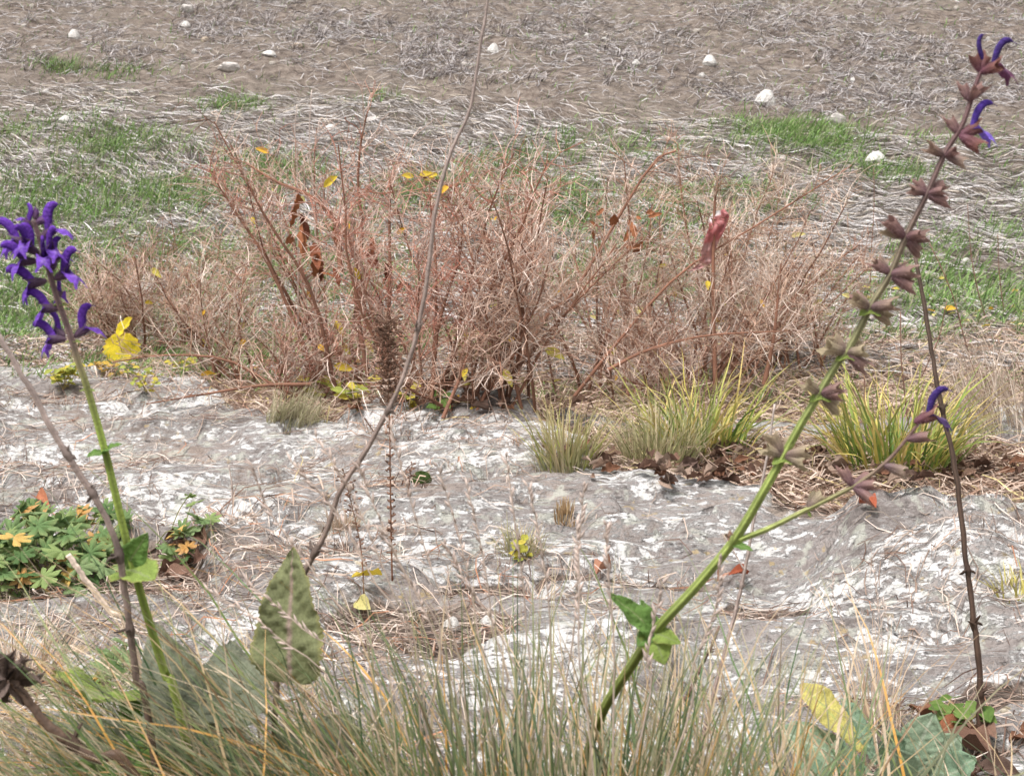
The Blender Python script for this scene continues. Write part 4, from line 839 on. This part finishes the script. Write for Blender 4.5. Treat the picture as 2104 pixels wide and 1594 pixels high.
def calyx_mesh(c0, c1, open_=1., ln=.0112, mat=None, name='calyx', seed=0):
    g = Geo(); q_ = np.random.default_rng(seed); e1, e2, e3 = q_.uniform(.15, .5, 3); bend_ = q_.normal(0, .10); n, m = 9, 20; a = np.arange(m + 1) * 2 * PI / m; v = np.linspace(0, 1, n)
    r = np.interp(v, [0, .15, .5, .8, 1], [.0007, .0017, .0027, .0031, .0030 + .0008 * open_])
    tooth = .95 + e1 * np.maximum(0, np.cos(a)) ** 3 + e2 * np.maximum(0, np.cos(a - 2.5)) ** 5 + e3 * np.maximum(0, np.cos(a + 2.5)) ** 5
    ln_ = ln * (.85 + (tooth[None] - .85) * v[:, None] ** 2 * 1.0) * v[:, None]
    rr = r[:, None] * (1 + .07 * np.cos(a * 10)[None] * (v > .05)[:, None]) * (1 + .12 * open_ * v[:, None] ** 3 * (np.abs(np.cos(a)))[None])
    rr = rr * (1 + .22 * (vnoise(np.cos(a)[None] * 2 + 5 + seed + 0 * v[:, None], np.sin(a)[None] * 2 + v[:, None] * 3, seed + 3) - .5) * 2 * v[:, None])
    P = np.stack([ln_, rr * np.sin(a)[None] * .85 + bend_ * ln_ * v[:, None], rr * np.cos(a)[None] - .15 * ln_ * v[:, None] * e2], -1)
    C = np.asarray(c0)[None, None] * (1 - v[:, None, None] ** 1.5) + np.asarray(c1)[None, None] * v[:, None, None] ** 1.5; C = C * (1 + .18 * np.cos(a * 10))[None, :, None]
    C = C * (1 + .35 * (vnoise(np.arange(m + 1)[None] * .8 + 0 * v[:, None], v[:, None] * 6, seed + 7) - .5))[..., None]
    g.grid(P, C); N = 260; i = q_.integers(1, n, N); j = q_.integers(0, m, N); P0 = P[i, j]; o_ = P0 * np.array([0, 1, 1]); o_ /= np.linalg.norm(o_, axis=1, keepdims=True) + 1e-9
    o_ = o_ + q_.normal(0, .35, (N, 3)) + np.array([.5, 0, 0]); Sd = np.cross(o_, q_.normal(0, 1, (N, 3))); Sd /= np.linalg.norm(Sd, axis=1, keepdims=True)
    g.ribbons(np.stack([P0, P0 + o_ * .0009], 1), np.full((N, 2), .00004), Sd, np.clip(C[i, j] * 1.3 + .1, 0, 1))
    return g.mesh(name, mat or M_LEAF)
VIO = (.165, .055, .42)
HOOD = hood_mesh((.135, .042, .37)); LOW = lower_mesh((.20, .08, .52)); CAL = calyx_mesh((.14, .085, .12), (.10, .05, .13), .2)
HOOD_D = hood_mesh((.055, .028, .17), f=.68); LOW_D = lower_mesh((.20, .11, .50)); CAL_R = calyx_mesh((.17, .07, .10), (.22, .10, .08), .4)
SPENT = [calyx_mesh((.19, .125, .135), (.36, .27, .21), .5, seed=1), calyx_mesh((.18, .10, .115), (.29, .175, .15), .3, seed=2), calyx_mesh((.21, .15, .135), (.44, .37, .24), .6, seed=3),
         calyx_mesh((.18, .115, .125), (.34, .24, .18), .7, seed=4), calyx_mesh((.19, .11, .125), (.31, .20, .165), .1, seed=5), calyx_mesh((.21, .14, .135), (.41, .33, .22), .3, seed=6)]
BUD = calyx_mesh((.12, .065, .11), (.13, .05, .20), -1.2, .008, seed=9)
def sage_rot(ph, el, roll=0.): return Matrix.Rotation(ph, 4, 'Z') @ Matrix.Rotation(-el, 4, 'Y') @ Matrix.Rotation(roll, 4, 'X')
def flower(t, origin, p, ph, el, sc_=1., hood=None, low=None, cal=None, roll=0., drop_low=False):
    M = Matrix.Translation(Vector(np.asarray(p) - np.asarray(origin))) @ sage_rot(math.radians(ph), math.radians(el), math.radians(roll)) @ Matrix.Scale(sc_, 4)
    f = link('flower', hood or HOOD, t, M)
    if not drop_low: link('lower_lip', low or LOW, f)
    link('calyx', cal or CAL, f); return f
def calyx(t, origin, p, ph, el, me, sc_=1.):
    return link('calyx', me, t, Matrix.Translation(Vector(np.asarray(p) - np.asarray(origin))) @ sage_rot(math.radians(ph), math.radians(el)) @ Matrix.Scale(sc_, 4))
def sage_stem(t, origin, S, r0, r1, cols, name='stem'):
    n = len(S); s = np.linspace(0, 1, n); C = np.stack([np.interp(s, cols[0], [c[k] for c in cols[1]]) for k in range(3)], -1); r_ = np.random.default_rng(n); C = C * (1 + .10 * r_.normal(size=(n, 1)))
    g = Geo(); pr = np.array([1.12, .9, .80, .9] * 4); lc = np.array([1.55, .95, .68, .95] * 4)[:, None] * np.ones((1, 3))
    g.tubes(S, np.linspace(r0, r1, n), C, 16, prof=pr, profc=lc, cap=True)
    N = int(n * 14); i = r_.integers(0, n - 1, N); f = r_.uniform(0, 1, (N, 1)); P0 = S[i] * (1 - f) + S[i + 1] * f; dv = r_.normal(0, 1, (N, 3)); dv /= np.linalg.norm(dv, axis=1, keepdims=True)
    rr = np.linspace(r0, r1, n)[i][:, None]; P = np.stack([P0 + dv * rr * .8, P0 + dv * (rr + .0011)], 1); Sd = np.cross(dv, r_.normal(0, 1, (N, 3))); Sd /= np.linalg.norm(Sd, axis=1, keepdims=True)
    g.ribbons(P, np.full((N, 2), .00004), Sd, np.clip(C[i] * 1.3 + .08, 0, 1)); return link(name, g.mesh(name, M_STEM, off=origin), t)
def sleaf(seed, col, edge=None, vein=(.30, .36, .16), prof=SAGE, wr=.045, curl=.12): return leaf_mesh('sage_leaf', M_LEAF, prof=prof, nu=44, nv=17, cup=.10, wrinkle=wr, curl=curl, seed=seed, col=col, edge=edge, vein=vein, serr=.035, wave=.13, veins=.022)
LFG = sleaf(1, (.15, .27, .065)); LFO = sleaf(2, (.215, .235, .115), (.36, .33, .11), (.42, .31, .27)); LFD = sleaf(3, (.215, .235, .165), None, (.28, .30, .22)); LFY = sleaf(4, (.28, .38, .09), (.32, .26, .1))
PURP, GRN1, OLV = (.13, .085, .08), (.185, .24, .05), (.18, .165, .075)
# left plant in flower
YA = .95; b = footing(470, YA); t = thing('sage_plant', 'sage in full violet flower with upright green stem at the left', 'flower', b)
stem_l = spline([b] + [at(px, py, YA) for px, py in [(368, 1460), (338, 1380), (288, 1215), (256, 1095), (218, 935), (180, 800), (158, 735), (142, 680), (118, 615), (96, 540), (78, 480), (68, 452)]], 60)
sage_stem(t, b, stem_l, .0035, .0016, ([0, .44, .54, .64, 1], [GRN1, GRN1, OLV, PURP, (.10, .06, .065)]))
for (px, py, ph, el, s_, roll) in [(136, 697, 172, 2, 1.0, 0), (152, 694, 20, 42, .98, 0), (132, 690, 140, 22, .85, 0), (124, 634, 180, 4, 1.0, 0), (97, 577, 186, -6, 1.08, 0), (112, 574, -20, 28, 1.08, 0),
                                   (77, 537, 200, 5, 1.0, 0), (90, 525, -40, 30, .95, 0), (84, 524, 215, 38, .95, 0), (82, 494, 8, 44, 1.08, 0), (62, 500, 178, 12, 1.05, 0), (92, 530, -75, 15, .9, 0), (70, 500, 250, 10, .85, 0),
                                   (100, 545, 40, 45, .8, 0), (118, 612, 100, 25, .8, 0)]:
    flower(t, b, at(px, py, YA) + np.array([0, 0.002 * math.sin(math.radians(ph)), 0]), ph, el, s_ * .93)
flower(t, b, at(64, 470, YA), 150, 62, .62)
for (px, py, ph, el) in [(70, 462, 20, 35), (74, 458, 10, 20), (66, 470, 200, 40), (62, 478, 190, 25), (72, 452, 80, 70), (108, 555, 75, 65)]: calyx(t, b, at(px, py, YA), ph, el, BUD, .75)
for (bx, by, tx, ty, me, hint, w, dy) in [(258, 1165, 300, 1100, LFG, (.4, -.8, .5), 1.1, -.01), (262, 1172, 312, 1180, LFY, (0, -.4, .9), 1.4, -.03), (212, 928, 178, 935, LFG, (0, -.4, .9), 1.2, -.01), (214, 928, 246, 908, LFG, (.2, -.5, .8), .9, -.01),
          (598, 1400, 590, 1130, LFO, (-.3, -.9, .2), 1.0, 0), (400, 1560, 318, 1262, LFD, (.3, -.75, .6), .85, .06), (470, 1500, 470, 1290, LFD, (.1, -.8, .6), .85, .1), (330, 1640, 90, 1480, LFD, (.2, -.6, .8), 1.3, -.02),
          (420, 1650, 250, 1420, LFG, (.1, -.7, .6), 1.1, .02), (500, 1660, 420, 1440, LFD, (.1, -.8, .5), 1.1, 0), (560, 1640, 720, 1450, LFD, (-.1, -.8, .5), 1.2, .06), (380, 1650, 160, 1560, LFG, (.1, -.6, .8), 1.1, -.05), (180, 1440, 268, 1398, LFY, (.2, -.6, .7), .9, .12)]:
    put_leaf('leaf', me, t, at(bx, by, YA), at(tx, ty, YA + dy), hint, b, w)
for (px, py) in [(180, 800), (150, 700), (100, 555), (122, 625)]:
    p = at(px, py, YA)
    for s_ in (-1, 1): put_leaf('bract', LFY, t, p, p + np.array([s_ * .005, -.001, -.0005]), (0, -.3, 1), b, 1.2)
# right plant, mostly over
YB = .88; b = footing(1150, 1.03); t = thing('sage_plant', 'tall leaning sage with spent brown calyces and two violet flowers near its tip', 'flower', b)
CT = [(1190, 1640), (1208, 1545), (1240, 1458), (1292, 1375), (1350, 1292), (1430, 1205), (1508, 1110), (1560, 1025), (1608, 940), (1648, 868), (1684, 808), (1718, 750), (1745, 715), (1790, 628), (1830, 562), (1862, 485), (1905, 398), (1940, 318), (1978, 255), (2000, 190), (2016, 145)]
S = spline([b] + [at(px, py, YB + (1.0, .985, .96, .92)[k] - .88 if k < 4 else YB) for k, (px, py) in enumerate(CT)], 90); sage_stem(t, b, S, .0031, .0011, ([0, .45, .58, .68, .8, 1], [(.17, .21, .05), (.21, .26, .07), (.22, .24, .10), (.19, .17, .10), (.14, .095, .085), (.13, .07, .075)]))
r_ = np.random.default_rng(6)
for k, (px, py, m) in enumerate([(1608, 940, 2), (1684, 812, 1), (1738, 728, 2), (1786, 636, 2), (1828, 566, 1), (1858, 492, 1), (1903, 402, 1), (1942, 325, 0)]):
    p = at(px, py, YB); dirs = [(155, 48), (-10, -22), (-25, 12), (195, 22), (40, 34)] if k % 2 == 0 else [(165, 32), (5, -4), (-30, 20), (200, 40), (25, -28)]
    for (ph, el) in (dirs if k < 7 else dirs[:3]): calyx(t, b, p + np.array([0, 0, .001]), ph + r_.normal(0, 10), el + r_.normal(0, 8), SPENT[m + 3 * r_.integers(2) if r_.uniform() < .7 else r_.integers(6)], r_.uniform(.82, 1.15) * (1.0 if k < 6 else .9))
    if k < 4:
        for s_ in (-1, 1): put_leaf('bract', LFY, t, p, p + np.array([s_ * .0065, -.003, -.003]), (0, -.4, .9), b, 1.5)
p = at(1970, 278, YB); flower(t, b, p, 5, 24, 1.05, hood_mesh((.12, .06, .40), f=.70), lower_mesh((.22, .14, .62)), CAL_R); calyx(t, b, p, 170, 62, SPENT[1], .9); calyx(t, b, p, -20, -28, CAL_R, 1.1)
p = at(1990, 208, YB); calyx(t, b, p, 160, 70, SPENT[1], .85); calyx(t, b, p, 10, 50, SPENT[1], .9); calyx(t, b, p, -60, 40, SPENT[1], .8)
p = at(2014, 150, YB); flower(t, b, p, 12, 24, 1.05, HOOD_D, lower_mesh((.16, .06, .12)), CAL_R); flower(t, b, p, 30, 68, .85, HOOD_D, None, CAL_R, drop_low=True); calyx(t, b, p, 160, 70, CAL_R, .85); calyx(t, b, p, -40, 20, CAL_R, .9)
Q = spline([at(px, py, YB) for px, py in [(1510, 1112), (1580, 1085), (1655, 1048), (1755, 998), (1822, 948), (1868, 895), (1888, 868)]], 30); sage_stem(t, b, Q, .0016, .0007, ([0, .35, .6, 1], [(.25, .31, .08), (.26, .27, .11), (.17, .12, .09), (.15, .08, .08)]), 'side_branch')
for (px, py, ds, m) in [(1660, 1044, [(20, 40), (60, 30)], 2), (1752, 1000, [(170, 60), (0, 10), (-10, -30), (40, 30)], 1), (1815, 955, [(0, -15)], 0), (1862, 903, [(5, 12)], 1)]:
    for (ph, el) in ds: calyx(t, b, at(px, py, YB), ph, el, SPENT[m], .95)
flower(t, b, at(1878, 868, YB), 0, 26, 1.1, HOOD_D, lower_mesh((.07, .04, .12)), CAL_R)
for (bx, by, tx, ty, me, hint, w, dy) in [(1345, 1300, 1258, 1215, LFG, (.4, -.7, .5), .75, -.005), (1345, 1300, 1322, 1228, LFG, (.7, -.7, .2), 1.2, .01), (1338, 1296, 1368, 1362, LFY, (.2, -.8, .5), 1.7, -.012), (1345, 1300, 1398, 1318, LFY, (.1, -.7, .6), 1.2, -.01), (1335, 1298, 1312, 1325, LFG, (0, -.8, .5), 1.4, -.01),
          (1508, 1118, 1548, 1128, LFG, (0, -.5, .8), .9, -.006), (1660, 1052, 1668, 1062, LFY, (0, -.5, .8), 1.4, 0)]:
    put_leaf('leaf', me, t, at(bx, by, YB), at(tx, ty, YB + dy), hint, b, w)
g = Geo(); p = at(1497, 1102, YB - .004)
for q in range(6): g.tubes(zig(r_, p, r_.normal(0, 1, 3), .004, 4, .6), np.array([.0006, .0008, .0007, .0002]), np.array([.20, .12, .08]), 5)
link('withered_bract', g.mesh('withered_bract', M_DEAD, off=b), t)

# ------------------------------------------------------------------ grey green rosette at the lower right
b = ground(1830, 1600); t = thing('leaf_rosette', 'grey green hoary leaf rosette with one yellow leaf at the lower right', 'plant', b)
ROS = [(0, .05), (.2, .10), (.45, .17), (.7, .20), (.88, .14), (1, .02)]
R1 = sleaf(11, (.27, .36, .24), None, (.42, .48, .36), ROS, .03, .15); R2 = sleaf(12, (.21, .31, .20), None, (.36, .42, .3), ROS, .04, .1); R3 = sleaf(13, (.58, .52, .16), (.46, .36, .14), (.45, .50, .16), ROS, .03, .08)
for (bx, by, tx, ty, me, hint, w, dy) in [(1770, 1540, 1652, 1400, R3, (.4, -.7, .5), .95, .02), (1790, 1600, 1615, 1485, R1, (.2, -.5, .8), 1.1, .0), (1800, 1570, 1738, 1430, R2, (.6, -.7, .2), .9, .03), (1830, 1600, 1835, 1500, R2, (0, -.9, .5), 1., -.02), (1850, 1620, 1912, 1475, R1, (-.3, -.8, .3), 1.1, -.02),
                                          (1870, 1630, 1960, 1515, R1, (-.4, -.7, .4), 1.1, -.03), (1880, 1650, 1990, 1555, R2, (-.3, -.6, .7), 1.0, -.05), (1800, 1640, 1720, 1540, R2, (.2, -.6, .8), 1.2, -.05), (1830, 1660, 1850, 1560, R1, (0, -.8, .6), 1.2, -.06), (1780, 1650, 1650, 1570, R2, (.1, -.5, .9), 1.1, -.06)]:
    put_leaf('leaf', me, t, at(bx, by, b[1]), at(tx, ty, b[1] + dy), hint, b, w * 1.15, 'yellowed leaf' if me is R3 else None)
